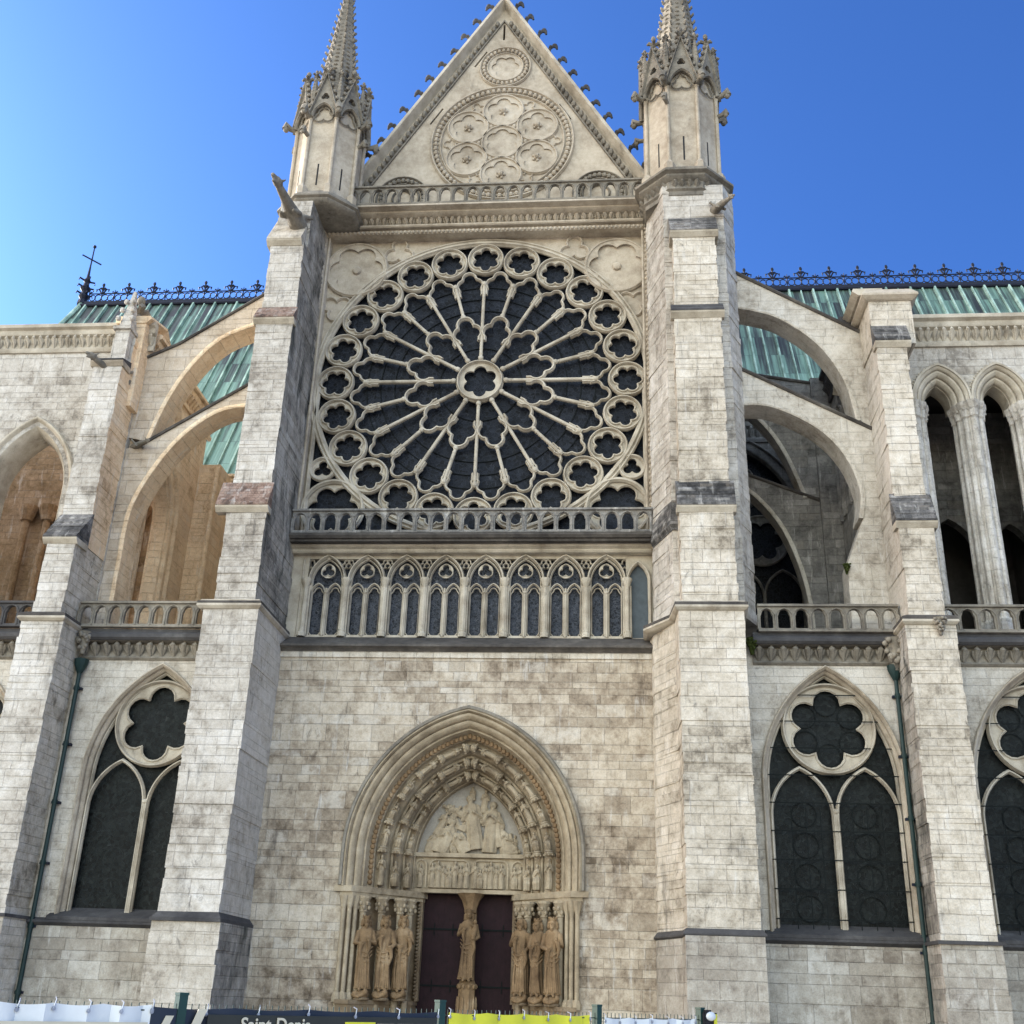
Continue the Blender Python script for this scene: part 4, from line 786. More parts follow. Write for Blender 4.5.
def pinnacle(c, zb, k, label, w=3.2, clip=None, cs=.8):
    PN = empty('pinnacle', CH, (c[0], c[1], zb)); PN['label'] = label; c = (0, 0)
    mb = MB(); pl = ccw(octo(c, w+.5))
    prof = [(w+.1, -1.45), (w+.1, -1.2), (w+.28, -1.1), (w+.2, -1.0), (w+.2, -.62), (w+.5, -.5), (w+.62, -.4), (w+.62, -.3), (w+.95, -.2), (w+.95, -.06), (w+.75, .02), (w+.15, .32)]; prof = [(w+(W_-w)*(1 if clip is None else .7), z*cs if z < 0 else z) for W_, z in prof]
    if clip is not None: prof = [(prof[0][0]*.9, -.40)]+[q for q in prof if q[1] > -.40]
    cl = lambda x, z: x
    mb.loft([[(cl(x, z), y, z) for x, y in octo(c, W_)] for W_, z in prof])
    for i in range(8):
        if clip is not None: break
        a = i*PI/4; T = Matrix.Rotation(a+PI/2, 4, 'Z'); m2 = MB(T); leaves(m2, -.62, .62, -(w+.15)/2, -.98*cs, -.60*cs, .3, .16, i); mb.v += []; b = len(mb.v); mb.v += m2.v; mb.f += [tuple(q+b for q in f) for f in m2.f]; mb.mi += m2.mi
    mb.build('cornice', S['weath'], PN)
    H = 4.35*k; mb = MB(); mb.loft([[(x, y, z) for x, y in octo(c, w-.25)] for z in (.1, H+.9)]); mb.build('shaft', S['fine'], PN, 0)
    r = w/2/math.cos(PI/8)
    mb = MB()
    for i in range(8):
        a = PI/8+i*PI/4; x, y = r*.965*math.cos(a), r*.965*math.sin(a); mb.tube([(x, y, .15), (x, y, H)], .085, 8); mb.lathe((x, y, H-.1), [(.09, 0), (.15, .18), (.16, .24)], 8); mb.lathe((x, y, .2), [(.24, -.1), (.24, .35), (.19, .42), (.1, .55)], 6)
    mb.build('corner_shaft', S['fine'], PN)
    for i in range(8):
        a = i*PI/4; T = Matrix.Rotation(a+PI/2, 4, 'Z'); fw_ = w*math.tan(PI/8)/1.0; yy = -(w/2-.02)
        mb = MB(T); hw = fw_/2
        ap = arch(0, H-.0, H+.02, hw*.80, hw*.5, 8); top = arch_top(H, hw*.80, hw*.5); gt = H+2.35*k
        inner = [(x, z) for x, z in ap]
        mb.plate([(-hw, H)]+[(-hw, H+.35), (0, gt), (hw, H+.35), (hw, H)]+list(reversed(inner)), [foil((0, top+.42*k), 3, .10, .11, PI/2, 5)], yy-.12, yy+.10)
        mb.sweep(ap, BAR(.05, .12), yy-.10); mb.sweep(star((0, H+.2), [(-.2, H+.05, .22), (.2, H+.05, .22), (0, H+.35, .26)], None, 26), BAR(.03, .05), yy+.02)
        mb.sweep([(-hw*1.02, H+.25), (0, gt+.05), (hw*1.02, H+.25)], BAR(.06, .16), yy-.08)
        for sg in (-1, 1):
            for q in range(5): t = (q+.6)/5.2; px = sg*hw*(1-t); pz = H+.35+(gt-H-.35)*t; mb.ball((px+sg*.10, yy-.12, pz+.06), (.10, .10, .10), 6, 4)
        knob(mb, (0, yy-.06, gt), .95); mb.m = 0
        mb.build('gablet', S['weath'], PN)
    mb = MB()
    for i in range(8):
        a = i*PI/4; T = Matrix.Rotation(a+PI/2, 4, 'Z'); m2 = MB(T); m2.box(-.035, .035, -(w-.25)/2-.006, -(w-.25)/2+.05, .75*k, 1.9*k); b = len(mb.v); mb.v += m2.v; mb.f += [tuple(q+b for q in f) for f in m2.f]; mb.mi += m2.mi
    mb.build('slit', S['black'], PN, 0)
    mb = MB()
    for i in range(8):           # heads and curled leaves at the corners, small corner pinnacles above
        a = PI/8+i*PI/4; ca, sa = math.cos(a), math.sin(a)
        for rr_, zz, s_ in ((r+.02, H+.12, 1.0), (r+.0, H-.95, .8) if i % 2 else (r+.04, H+.12, .5)):
            mb.tube([(rr_*ca, rr_*sa, zz-.05), ((rr_+.26*s_)*ca, (rr_+.26*s_)*sa, zz+.0), ((rr_+.46*s_)*ca, (rr_+.46*s_)*sa, zz+.12*s_), ((rr_+.52*s_)*ca, (rr_+.52*s_)*sa, zz-.08*s_)], [.12*s_, .13*s_, .20*s_, .13*s_], 7)
            mb.ball(((rr_+.45*s_)*ca, (rr_+.45*s_)*sa, zz-.1*s_), .14*s_, 6, 5)
        mb.lathe(((r-.06)*ca, (r-.06)*sa, H), [(.16, .2), (.18, .5), (.13, .55), (.15, 1.3*k), (.19, 1.36*k), (.05, 2.4*k)], 6); knob(mb, ((r-.06)*ca, (r-.06)*sa, H+2.35*k), .62)
        for q in range(4): zz = H+1.5*k+q*.22; mb.ball(((r+.08-.03*q)*ca, (r+.08-.03*q)*sa, zz), .07, 5, 4)
    mb.build('corner_ornament', S['weath'], PN, 50)
    Z1 = H+.9; ZT = 14.6*k+.0; mb = MB(); r0 = (w-.5)/2*.80
    mb.loft([[(x, y, z) for x, y in octo(c, W_)] for W_, z in ((r0*2, Z1-.4), (r0*1.82, Z1+1.2), (.12, ZT))])
    n = 22
    for i in range(8):
        a = PI/8+i*PI/4; ca, sa = math.cos(a), math.sin(a)
        for q in range(n):
            t = (q+.5)/n; z = Z1+.2+(ZT-Z1-.3)*t; rr_ = (r0*.98*(1-t)+.05)/math.cos(PI/8); s_ = 1.0-.45*t
            mb.tube([(rr_*ca, rr_*sa, z-.08), ((rr_+.13*s_)*ca, (rr_+.13*s_)*sa, z+.03), ((rr_+.15*s_)*ca, (rr_+.15*s_)*sa, z+.13*s_)], [.075*s_, .085*s_, .05*s_], 5)
        a = i*PI/4
        for q in range(34):
            t = (q+.3)/34; z = Z1+.3+(ZT-Z1-.5)*t; rr_ = (r0*.92*(1-t)+.03); mb.ball((rr_*math.cos(a), rr_*math.sin(a), z), (.16*(1-t)+.03, .16*(1-t)+.03, .06), 6, 4)
    knob(mb, (0, 0, ZT-.1), 1.1); mb.build('spire', S['weath'], PN, 40)
    mb = MB()
    for i in range(8): a = i*PI/4; T = Matrix.Rotation(a+PI/2, 4, 'Z'); m2 = MB(T); m2.box(-.05, .05, -r0*.86, -r0*.5, Z1+2.0, Z1+2.6); b = len(mb.v); mb.v += m2.v; mb.f += [tuple(q+b for q in f) for f in m2.f]; mb.mi += m2.mi
    mb.build('slit', S['black'], PN, 0)
pinnacle((8.62, -1.0), 33.55, 1.12, 'right octagonal pinnacle with crocketed spire')
pinnacle((-7.3, -1.0), 33.0, 1.02, 'left octagonal pinnacle with crocketed spire', 2.95, .25, .6)

# ------------------------------------------------------------------ nave bays: walls, windows, cornices
def window(cx, zoff, wy, label, glass='glass_aisle', grille=True, e=2.15, w0=2.27, wi=2.12, zs=8.4, sill=3.75):
    WN = empty('window', CH, (cx, wy, sill+zoff)); WN['label'] = label; o = -sill
    pr = poly_roll([(w0+.09, -.03), (w0+.07, -.11), (w0+.01, -.10), (w0-.02, .10), (w0-.06, .12), (wi+.03, .34), (wi, .36), (wi, .62)], [0, .03, .04, 0, .05, 0, 0])
    mb = MB(); arch_loft(mb, 0, 0, zs+o, e, pr, 16); mb.build('moulding', S['fine'], WN)
    mb = MB(); mb.loft([[(x, a, b) for a, b in [(.6, -.25), (-.22, -.25), (-.28, -.16), (-.28, -.06), (-.1, .02), (.6, .28)]] for x in (-w0-.25, w0+.25)]); mb.build('sill', S['dark'], WN)
    mb = MB(); mb.plate(arch(0, -.1, zs+o, wi+.03, e, 16), [], .56, .60); mb.build('glass', S[glass], WN, 0)
    mb = MB(); zc = 10.25+o; mb.ring(raycirc((0, zc), 6, 1.54, PI/2), foil((0, zc), 6, .86, .47, PI/2, 8), .34, .46, .03); mb.sweep(circ((0, zc), 1.50, 60), BAR(.06, .16), .33, True)
    mb.sweep(foil((0, zc), 6, .86, .49, PI/2), BAR(.035, .06), .35, True)
    for sg in (-1, 1): mb.sweep(arch(sg*1.06, .0, 7.35+o, 1.0, .72, 12), BAR(.062, .15), .34); mb.sweep([(sg*2.08, .0), (sg*2.08, 7.6+o)], BAR(.04, .10), .40)
    mb.sweep(arch(0, 7.0+o, zs+o, wi-.02, e, 14), BAR(.05, .12), .42); mb.tube([(0, .26, .05), (0, .26, 7.5+o)], .07, 8); mb.ball((0, .26, 7.5+o), (.12, .12, .10), 8, 5)
    mb.build('tracery', S['trac'], WN)
    if grille:
        mb = MB()
        for k in range(9):
            z = .9*k+.4
            if z < 7.9: mb.box(-wi, wi, .18, .20, z, z+.035)
        for sg in (-1, 1):
            for q in (-.47, 0, .47): mb.box(sg*.98+q-.014, sg*.98+q+.014, .185, .20, 0, 7.6+o)
            for k in range(4): mb.sweep(circ((sg*.98, .75+k*.98), .40, 28), [(-.012, 0), (-.012, .02), (.012, .02), (.012, 0)], .52, True)
        for k in range(6): a = k*PI/3+PI/2; mb.sweep(circ((.86*math.cos(a), zc+.86*math.sin(a)), .38, 20), [(-.010, 0), (-.010, .02), (.010, .02), (.010, 0)], .52, True)
        mb.build('grille', S['wirework'], WN, 0)
    return WN
def holep(cx, zoff): return arch(cx, 3.72+zoff, 8.4+zoff, 2.29, 2.15, 16)
WY = -2.4
mb = MB(); mb.plate([(9.6, -.2), (9.6, 13.2), (45, 13.2), (45, -.2)], [holep(12.72, 0), holep(19.45, .0), holep(26.2, 0), holep(33, 0)], WY, WY+.7); mb.build('bay_wall', S['bay'], CH, 0)
mb = MB(); mb.plate([(-45, -.2), (-45, 13.2), (-8.6, 13.2), (-8.6, -.2)], [holep(-10.62, -.1), holep(-17.7, -.1), holep(-24.6, -.1)], WY, WY+.7); mb.build('bay_wall', S['bay'], CH, 0)
window(12.72, 0, WY, 'tall traceried window just right of the cream buttress'); window(19.45, 0, WY, 'traceried window cut by the right edge'); window(26.2, 0, WY, 'aisle window'); window(33, 0, WY, 'aisle window')
window(-10.62, -.1, WY, 'tall traceried window half hidden by the left buttress', grille=False); window(-17.7, -.1, WY, 'traceried window at the far left edge', grille=False); window(-24.6, -.1, WY, 'aisle window', grille=False)
for x0, x1, dz in ((10.0, 45, 0), (-45, -8.9, -.1)):
    mb = MB(); mb.box(x0, x1, WY-.14, WY+.2, -.2, 3.45+dz); mb.build('base_course', S['base'], CH, 0)
    mb = MB(); ledge(mb, x0, x1, WY-.14, WY+.2, 3.40+dz, 3.72+dz, .14); mb.build('ledge', S['dark'], CH)
for x0, x1 in ((10.3, 15.2), (16.7, 23.0), (23.9, 45), (-13.85, -8.85), (-30, -15.35)):
    mb = MB(); mb.loft([[(x, a, b) for a, b in [(WY+.5, 12.35), (WY-.04, 12.35), (WY-.12, 12.42), (WY-.04, 12.5), (WY-.04, 12.95), (WY-.35, 13.0), (WY+.5, 13.0)]] for x in (x0, x1)]); leaves(mb, x0, x1, WY-.05, 12.48, 12.98, .40, .22, int(x0)); mb.m = 1
    mb.loft([[(x, a, b) for a, b in [(WY+.5, 13.0), (WY-.42, 13.0), (WY-.50, 13.08), (WY-.50, 13.2), (WY-.36, 13.32), (WY-.36, 13.42), (WY+.5, 13.42)]] for x in (x0, x1)]); mb.build('cornice', [S['weath'], S['dark']], CH)
balustrade(10.5, 15.25, -2.85, 13.4, 14.42, 'balustrade', S['weath'], CH, .60); balustrade(16.6, 22.9, -2.85, 13.4, 14.42, 'balustrade', S['weath'], CH, .62)
balustrade(-13.95, -8.5, -2.85, 13.45, 14.46, 'balustrade', S['weath'], CH, .56); balustrade(-21.5, -15.1, -2.85, 13.45, 14.46, 'balustrade', S['dark'], CH, .60)
mb = MB(); mb.box(-45, -8.0, WY+.3, 9, 13.1, 13.3); mb.build('terrace', S['grey'], CH, 0)
mb = MB(); mb.box(9.8, 45, WY+.3, 9, 13.1, 13.3); mb.build('terrace', S['grey'], CH, 0)

# ------------------------------------------------------------------ outer buttresses
def outer_buttress(x0, x1, mat, flank, label, ux0, ux1, sg, top=True):
    B = empty('buttress', CH); B['label'] = label
    def box(mb, *a):
        x0_, x1_, y0_, y1_, z0_, z1_ = a; mb.rough([(x0_, y0_), (x1_, y0_), (x1_, y1_), (x0_, y1_)], z0_, z1_, face=1 if sg > 0 else 3)
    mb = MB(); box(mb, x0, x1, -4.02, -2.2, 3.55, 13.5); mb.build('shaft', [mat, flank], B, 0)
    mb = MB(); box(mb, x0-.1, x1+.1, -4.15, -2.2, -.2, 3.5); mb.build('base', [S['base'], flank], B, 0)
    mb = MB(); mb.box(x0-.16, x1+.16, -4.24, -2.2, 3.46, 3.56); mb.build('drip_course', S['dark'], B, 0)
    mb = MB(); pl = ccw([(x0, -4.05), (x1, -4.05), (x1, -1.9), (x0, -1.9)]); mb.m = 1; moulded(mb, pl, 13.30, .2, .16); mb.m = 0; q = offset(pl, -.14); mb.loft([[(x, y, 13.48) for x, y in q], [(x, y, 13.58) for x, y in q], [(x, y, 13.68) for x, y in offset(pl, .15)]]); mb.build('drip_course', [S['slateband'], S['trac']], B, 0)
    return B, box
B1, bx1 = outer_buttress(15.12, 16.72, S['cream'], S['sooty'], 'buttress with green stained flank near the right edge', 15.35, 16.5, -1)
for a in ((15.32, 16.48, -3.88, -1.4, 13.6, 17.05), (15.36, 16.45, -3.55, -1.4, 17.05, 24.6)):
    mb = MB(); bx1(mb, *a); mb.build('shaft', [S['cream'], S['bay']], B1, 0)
mb = MB(); mb.prism([(15.32, -3.3), (16.9, -3.3), (16.9, -1.0), (15.32, -1.0)], 24.6, 26.6); mb.build('shaft', [S['cream'], S['bay']], B1, 0)
mb = MB(); weather(mb, 15.30, 16.52, -3.88, -3.5, 17.05, 18.25, .1, 5); mb.build('weathering', [S['cream'], S['trac'], S['slate']], B1, 0)
mb = MB(); weather(mb, 15.40, 16.52, -3.55, -3.2, 24.5, 25.5, .1, 4); mb.build('weathering', [S['cream'], S['trac'], S['slate']], B1, 0)
def capstone(B, x0, x1, y0, y1, z, fin=0.0):
    mb = MB(); pl = ccw([(x0, y0), (x1, y0), (x1, y1), (x0, y1)]); moulded(mb, pl, z, .32, .28); mb.build('capstone', S['fine'], B, 0)
capstone(B1, 15.25, 16.95, -3.35, -.9, 26.5)
B2, bx2 = outer_buttress(-15.42, -13.88, S['pale'], S['cream'], 'buttress with blackened blocks near the left edge', 0, 0, 1)
mb = MB(); bx2(mb, -15.12, -14.05, -3.95, -1.4, 13.6, 16.5); mb.build('shaft', [S['pale'], S['cream']], B2, 0)
mb = MB(); bx2(mb, -15.22, -14.05, -3.15, -1.4, 16.5, 24.6); mb.build('shaft', [S['pale'], S['bounce_ochre']], B2, 0)
mb = MB(); bx2(mb, -14.98, -14.05, -2.5, -1.4, 24.6, 26.0); mb.build('shaft', [S['pale'], S['bounce_ochre']], B2, 0)
mb = MB(); weather(mb, -15.16, -14.05, -3.95, -3.15, 16.5, 17.75, .1, 5); mb.build('weathering', [S['pale'], S['trac'], S['slate']], B2, 0)
mb = MB(); weather(mb, -15.26, -14.05, -3.15, -2.5, 24.5, 24.75, .08, 1); mb.build('weathering', [S['pale'], S['fine'], S['dark']], B2, 0)

# ------------------------------------------------------------------ tower stages
TL = empty('tower_stage', CH); TL['label'] = 'left tower stage in stone tinted for warm bounced light, with one open arch'
mb = MB(); mb.plate([(-45, 13.2), (-45, 25.95), (-14.02, 25.95), (-14.02, 13.2)], [arch(-17.95, 13.25, 19.6, 1.65, 1.6, 14), arch(-24.2, 13.25, 19.6, 1.65, 1.6, 14)], -1.6, -.5); mb.build('front_wall', S['pale'], TL, 0)
for c in (-17.95, -24.2):
    mb = MB(); arch_loft(mb, c, 13.3, 19.6, 1.6, poly_roll([(2.05, -1.62), (2.0, -1.74), (1.9, -1.70), (1.82, -1.58)], [0, .02, .0]), 16); arch_loft(mb, c, 13.3, 19.6, 1.6, [(1.66, -1.61), (1.60, -1.55), (1.45, -1.2), (1.40, -.4)], 16); mb.build('arch_moulding', S['trac'], TL)
mb = MB(); cornice(mb, -45, -13.6, -1.6, 25.9, 27.2, .35, True, 4); mb.build('cornice', S['trac'], TL)
mb = MB(NX(-20)) if False else MB()
mb.plate([(-45, 13.2), (-45, 25.9), (-14.3, 25.9), (-14.3, 13.2)], [arch(-31.0, 13.3, 19, 2.2, 1.6, 12), arch(-18.2, 13.3, 18.4, 1.5, 1.6, 12)], 5.2, 5.9); mb.build('inner_wall', S['shade_brown'], TL, 0)
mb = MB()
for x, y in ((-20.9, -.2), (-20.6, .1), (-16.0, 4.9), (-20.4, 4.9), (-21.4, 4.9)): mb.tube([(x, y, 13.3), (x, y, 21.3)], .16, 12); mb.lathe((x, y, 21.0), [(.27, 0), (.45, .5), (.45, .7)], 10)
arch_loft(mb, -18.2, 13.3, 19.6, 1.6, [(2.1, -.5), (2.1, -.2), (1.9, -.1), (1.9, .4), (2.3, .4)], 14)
mb.build('inner_shaft', S['shade_brown'], TL)
# flank towards the transept, with its own arch
T = PX(-13.9)
mb = MB(T); mb.plate([(-1.3, 13.2), (-1.3, 25.95), (6.0, 25.95), (6.0, 13.2)], [arch(2.35, 13.3, 20.0, 1.25, 1.9, 14)], 0, .9); mb.build('flank_wall', S['bounce_ochre'], TL, 0)
mb = MB(T); arch_loft(mb, 2.35, 13.3, 20.0, 1.9, poly_roll([(1.75, .02), (1.70, -.12), (1.58, -.08), (1.5, .05)], [0, .03, 0]), 16); arch_loft(mb, 2.35, 13.3, 20.0, 1.9, poly_roll([(1.27, -.01), (1.2, .15), (1.12, .2), (1.05, .7)], [.03, 0, 0]), 16); mb.build('arch_moulding', S['bounce_ochre'], TL)
mb = MB(T); cornice(mb, -1.2, 6.3, 0, 25.75, 27.0, .38, True, 8); mb.build('cornice', S['bounce_ochre'], TL)
mb = MB(); mb.box(-13.95, -12.9, 5.7, 7.6, 13.2, 24.2); mb.tube([(-13.0, 5.6, 13.3), (-13.0, 5.6, 24)], .14, 8); mb.build('angle_pier', S['bounce_ochre'], TL, 0)
mb = MB(); mb.box(-13.9, -7.6, 7.4, 8.2, 13.2, 23.6); mb.build('back_wall', S['bounce_ochre'], TL, 0)
mb = MB(); cornice(mb, -13.9, -7.6, 7.4, 23.4, 24.4, .35, True, 9); mb.build('cornice', S['bounce_ochre'], TL)
# corner pier of the left stage with stepped coping, finials
mb = MB(); b = MB(PX(-13.85)); b.loft([[(x, y, z) for x, z in [(-2.2, 23.0), (-2.2, 27.1), (-.6, 27.5), (.6, 26.5), (1.6, 26.2), (2.2, 24.6), (1.6, 23.0)]] for y in (0, 1.1)]); b.build('corner_pier', S['bounce_ochre'], TL, 0)
mb = MB(PX(-13.85)); mb.sweep([(-2.3, 27.1), (-.6, 27.55), (.6, 26.55), (1.6, 26.25), (2.3, 24.6)], [(-.1, -1.3), (-.1, .2), (.02, .24), (.1, .14), (.2, .02), (.2, -1.3)], 0); mb.build('coping', S['bounce_ochre'], TL)
def finial(x, y, z, s, par, mat):
    mb = MB(); knob(mb, (x, y, z), s); mb.build('finial', mat, par, 50)
finial(-14.4, -1.9, 27.3, 1.5, TL, S['weath'])
mb = MB(); mb.prism([(-14.75, -2.85), (-14.15, -2.85), (-14.15, -1.9), (-14.75, -1.9)], 24.8, 26.3); mb.prism([(-14.85, -2.95), (-14.1, -2.95), (-14.1, -1.9), (-14.85, -1.9)], 26.2, 26.35); mb.prism([(-14.7, -2.8), (-14.2, -2.8), (-14.2, -2.1), (-14.7, -2.1)], 26.35, 28.3, [(-14.5, -2.5), (-14.4, -2.5), (-14.4, -2.4), (-14.5, -2.4)])
for q in range(3):
    for sx, sy in ((-1, -1), (1, -1)): mb.ball((-14.45+sx*(.30-.07*q), -2.5+sy*(.36-.08*q), 26.75+q*.45), .12, 6, 5)
mb.build('small_pinnacle', S['pale'], TL, 40)

TR = empty('tower_stage', CH); TR['label'] = 'right tower stage of pale stone, toned grey where shade falls, with twin open arches'
cs = (18.10, 20.30, 24.3, 26.5)
mb = MB(); mb.plate([(15.3, 13.2), (15.3, 25.9), (45, 25.9), (45, 13.2)], [arch(c, 13.25, 23.0, .86, .55, 14) for c in cs], -1.35, -.3); mb.build('front_wall', S['pale'], TR, 0)
for c in cs:
    mb = MB(); arch_loft(mb, c, 23.0, 23.15, .55, poly_roll([(1.10, -1.36), (1.08, -1.58), (.98, -1.62), (.90, -1.45), (.80, -1.50), (.70, -1.25), (.60, -1.3), (.52, -1.0), (.48, -1.0), (.48, -.3)], [0, .02, .04, .03, .05, .03, .05, 0, 0]), 16)
    mb.sweep(arch(c, 23.1, 23.15, 1.06, .55, 20), [(-.04, -.02), (-.04, .08), (.04, .08), (.04, -.02)], -1.6); beads(mb, arch(c, 23.1, 23.15, 1.14, .55, 24), -1.55, .05, .13); mb.build('arch_moulding', S['trac'], TR)
mb = MB()
for c in (17.05, 19.2, 21.36, 23.2, 25.4):
    for dx, y, r_ in ((0, -1.55, .15), (-.26, -1.42, .11), (.26, -1.42, .11), (-.40, -1.15, .11), (.40, -1.15, .11), (-.48, -.8, .09), (.48, -.8, .09), (-.13, -1.5, .06), (.13, -1.5, .06)):
        mb.tube([(c+dx, y, 13.3), (c+dx, y, 22.4)], r_, 10); mb.lathe((c+dx, y, 22.35), [(r_, 0), (r_+.05, .05), (r_+.03, .12), (r_+.12, .5), (r_+.15, .55), (r_+.15, .68), (r_, .7)], 8); mb.lathe((c+dx, y, 13.3), [(r_+.1, 0), (r_+.1, .8), (r_+.04, .9), (r_+.06, 1.0), (r_, 1.1)], 8)
        for k in range(6): a = k*PI/3; mb.ball((c+dx+(r_+.08)*math.cos(a), y+(r_+.08)*math.sin(a), 22.7+.1*(k % 2)), .05, 5, 4)
    mb.box(c-.42, c+.42, -1.3, -.32, 13.3, 23.05)
mb.build('clustered_pier', S['pale'], TR)
mb = MB(); cornice(mb, 16.9, 45, -1.35, 25.6, 26.95, .4, True, 6); mb.build('cornice', S['trac'], TR)
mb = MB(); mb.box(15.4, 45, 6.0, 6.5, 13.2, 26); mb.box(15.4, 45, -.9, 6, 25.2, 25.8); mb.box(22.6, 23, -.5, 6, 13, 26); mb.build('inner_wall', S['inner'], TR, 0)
mb = MB()
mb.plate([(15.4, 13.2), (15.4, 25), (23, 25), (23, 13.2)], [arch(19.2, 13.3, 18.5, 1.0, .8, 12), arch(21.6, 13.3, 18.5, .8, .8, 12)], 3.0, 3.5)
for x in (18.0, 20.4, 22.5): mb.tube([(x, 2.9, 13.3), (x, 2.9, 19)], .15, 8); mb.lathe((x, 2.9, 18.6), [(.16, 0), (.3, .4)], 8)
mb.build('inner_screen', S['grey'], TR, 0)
T = NX(15.0)
mb = MB(T); mb.plate([(-8.5, 13.2), (-8.5, 25.9), (1.4, 25.9), (1.4, 13.2)], [], 0, .8)
for k in range(14): mb.tube([(-7.9+.32*k, -.06, 13.3), (-7.9+.32*k, -.06, 22.5)], .11, 7)
for c in (-1.7, -3.7): mb.sweep(arch(c, 20, 23.6, .7, .6, 10), BAR(.07, .12), 0); mb.sweep(arch(c, 20, 23.4, .5, .5, 10), BAR(.05, .08), 0)
mb.build('flank_wall', S['grey'], TR, 0)
mb = MB(T); cornice(mb, -8.2, 1.4, 0, 25.7, 27.1, .42, True, 12); mb.build('cornice', S['dark'], TR)
mb = MB(T); mb.sweep([(-1.6, 25.2), (-.6, 26.2), (.6, 26.4), (1.3, 27.0), (3.3, 27.0)], [(-.1, -.9), (-.1, .2), (.02, .26), (.1, .14), (.2, .02), (.2, -.9)], 0); mb.build('coping', S['trac'], TR)
mb = MB(T); mb.loft([[(x, y, z) for x, z in [(-1.6, 24.6), (-1.6, 25.2), (-.6, 26.2), (.6, 26.4), (1.2, 27.0), (1.3, 27.0), (1.3, 24.6)]] for y in (.02, 1.0)]); mb.build('corner_pier', S['bay'], TR, 0)

# ------------------------------------------------------------------ flying buttresses
def flyer(outer, inner, y0, y1, mat, label, cope=True, mir=False):
    o = outer; i_ = inner
    FB = empty('flying_buttress', CH); FB['label'] = label
    mb = MB(); mb.plate(o+list(reversed(i_)), [], y0, y1); mb.build('arch_body', mat, FB, 0)
    if cope: mb = MB(); s_ = -1 if not mir else 1; pr = [(.02, -(y1-y0)-.1), (.02, .06), (-.04, .11), (-.10, .08), (-.10, -(y1-y0)-.12)]; mb.sweep(o[:cope], [(-a*s_*-1 if False else a, f) for a, f in pr], y0); mb.build('coping', S['slateband'], FB)
    rb = i_[:-2] if (not mir and i_[-1][1] < 13.35 and y0 < 0) else i_
    mb = MB(); mb.sweep(rb, [(.0, -(y1-y0)-.05), (.0, .05), (.10, .06), (.16, .03), (.16, -.02), (.16, -(y1-y0)-.05)] if not mir else [(-.16, -(y1-y0)-.05), (-.16, .03), (-.1, .06), (0, .05), (0, -(y1-y0)-.05)], y0); mb.build('rib', S['bay'] if mat is not S['warm'] else S['bounce_ochre'], FB)
    return FB
def smooth(p, n=4):
    o = []
    for i in range(len(p)-1):
        a = p[max(i-1, 0)]; b = p[i]; c = p[i+1]; d = p[min(i+2, len(p)-1)]
        for k in range(n):
            t = k/n; f = lambda q: .5*((2*b[q])+(-a[q]+c[q])*t+(2*a[q]-5*b[q]+4*c[q]-d[q])*t*t+(-a[q]+3*b[q]-3*c[q]+d[q])*t**3); o.append((f(0), f(1)))
    return o+[p[-1]]
FY0, FY1 = -1.5, -.45
flyer([(10.2, 29.45), (15.45, 26.15), (15.45, 22.0)], smooth([(10.2, 27.75), (11.3, 27.5), (12.4, 27.05), (13.75, 25.85), (14.65, 24.2), (15.0, 22.3)]), FY0, FY1, S['bay'], 'upper flying buttress right of the transept', 2)
flyer([(10.2, 24.85), (15.45, 21.85), (15.45, 13.3)], smooth([(10.2, 23.1), (11.0, 23.2), (12.0, 22.98), (13.45, 22.1), (14.4, 20.9), (14.86, 19.4), (14.72, 18.2)])+[(14.0, 16.4), (13.95, 13.3)], FY0, FY1, S['bay'], 'lower flying buttress right of the transept', 2)
flyer([(-8.3, 29.4), (-12.6, 26.35), (-14.2, 25.55), (-14.2, 21.95)], smooth([(-8.3, 27.6), (-9.45, 27.3), (-10.9, 26.6), (-12.0, 25.3), (-12.8, 23.6), (-13.3, 21.75)]), FY0, FY1, S['warm'], 'upper flying buttress left of the transept', 3, True)
flyer([(-8.3, 25.05), (-13.6, 21.5), (-14.2, 21.4), (-14.2, 13.3)], smooth([(-8.3, 23.35), (-9.4, 23.4), (-10.6, 23.1), (-11.9, 22.0), (-12.9, 20.4), (-13.5, 18.7), (-13.55, 16.6)])+[(-13.55, 13.3)], FY0, FY1, S['warm'], 'lower flying buttress left of the transept', 2, True)
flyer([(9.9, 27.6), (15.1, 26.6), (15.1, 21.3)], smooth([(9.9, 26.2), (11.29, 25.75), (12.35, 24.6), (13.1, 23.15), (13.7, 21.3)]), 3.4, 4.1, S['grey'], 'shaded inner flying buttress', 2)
flyer([(9.9, 22.9), (14.2, 21.1), (15.1, 21.1), (15.1, 13.2)], smooth([(9.9, 22.1), (11.26, 21.75), (12.5, 20.26), (13.2, 18.5), (13.55, 16.7), (13.6, 15)])+[(13.6, 13.2)], 3.4, 4.1, S['grey'], 'shaded lower inner flying buttress', 2)
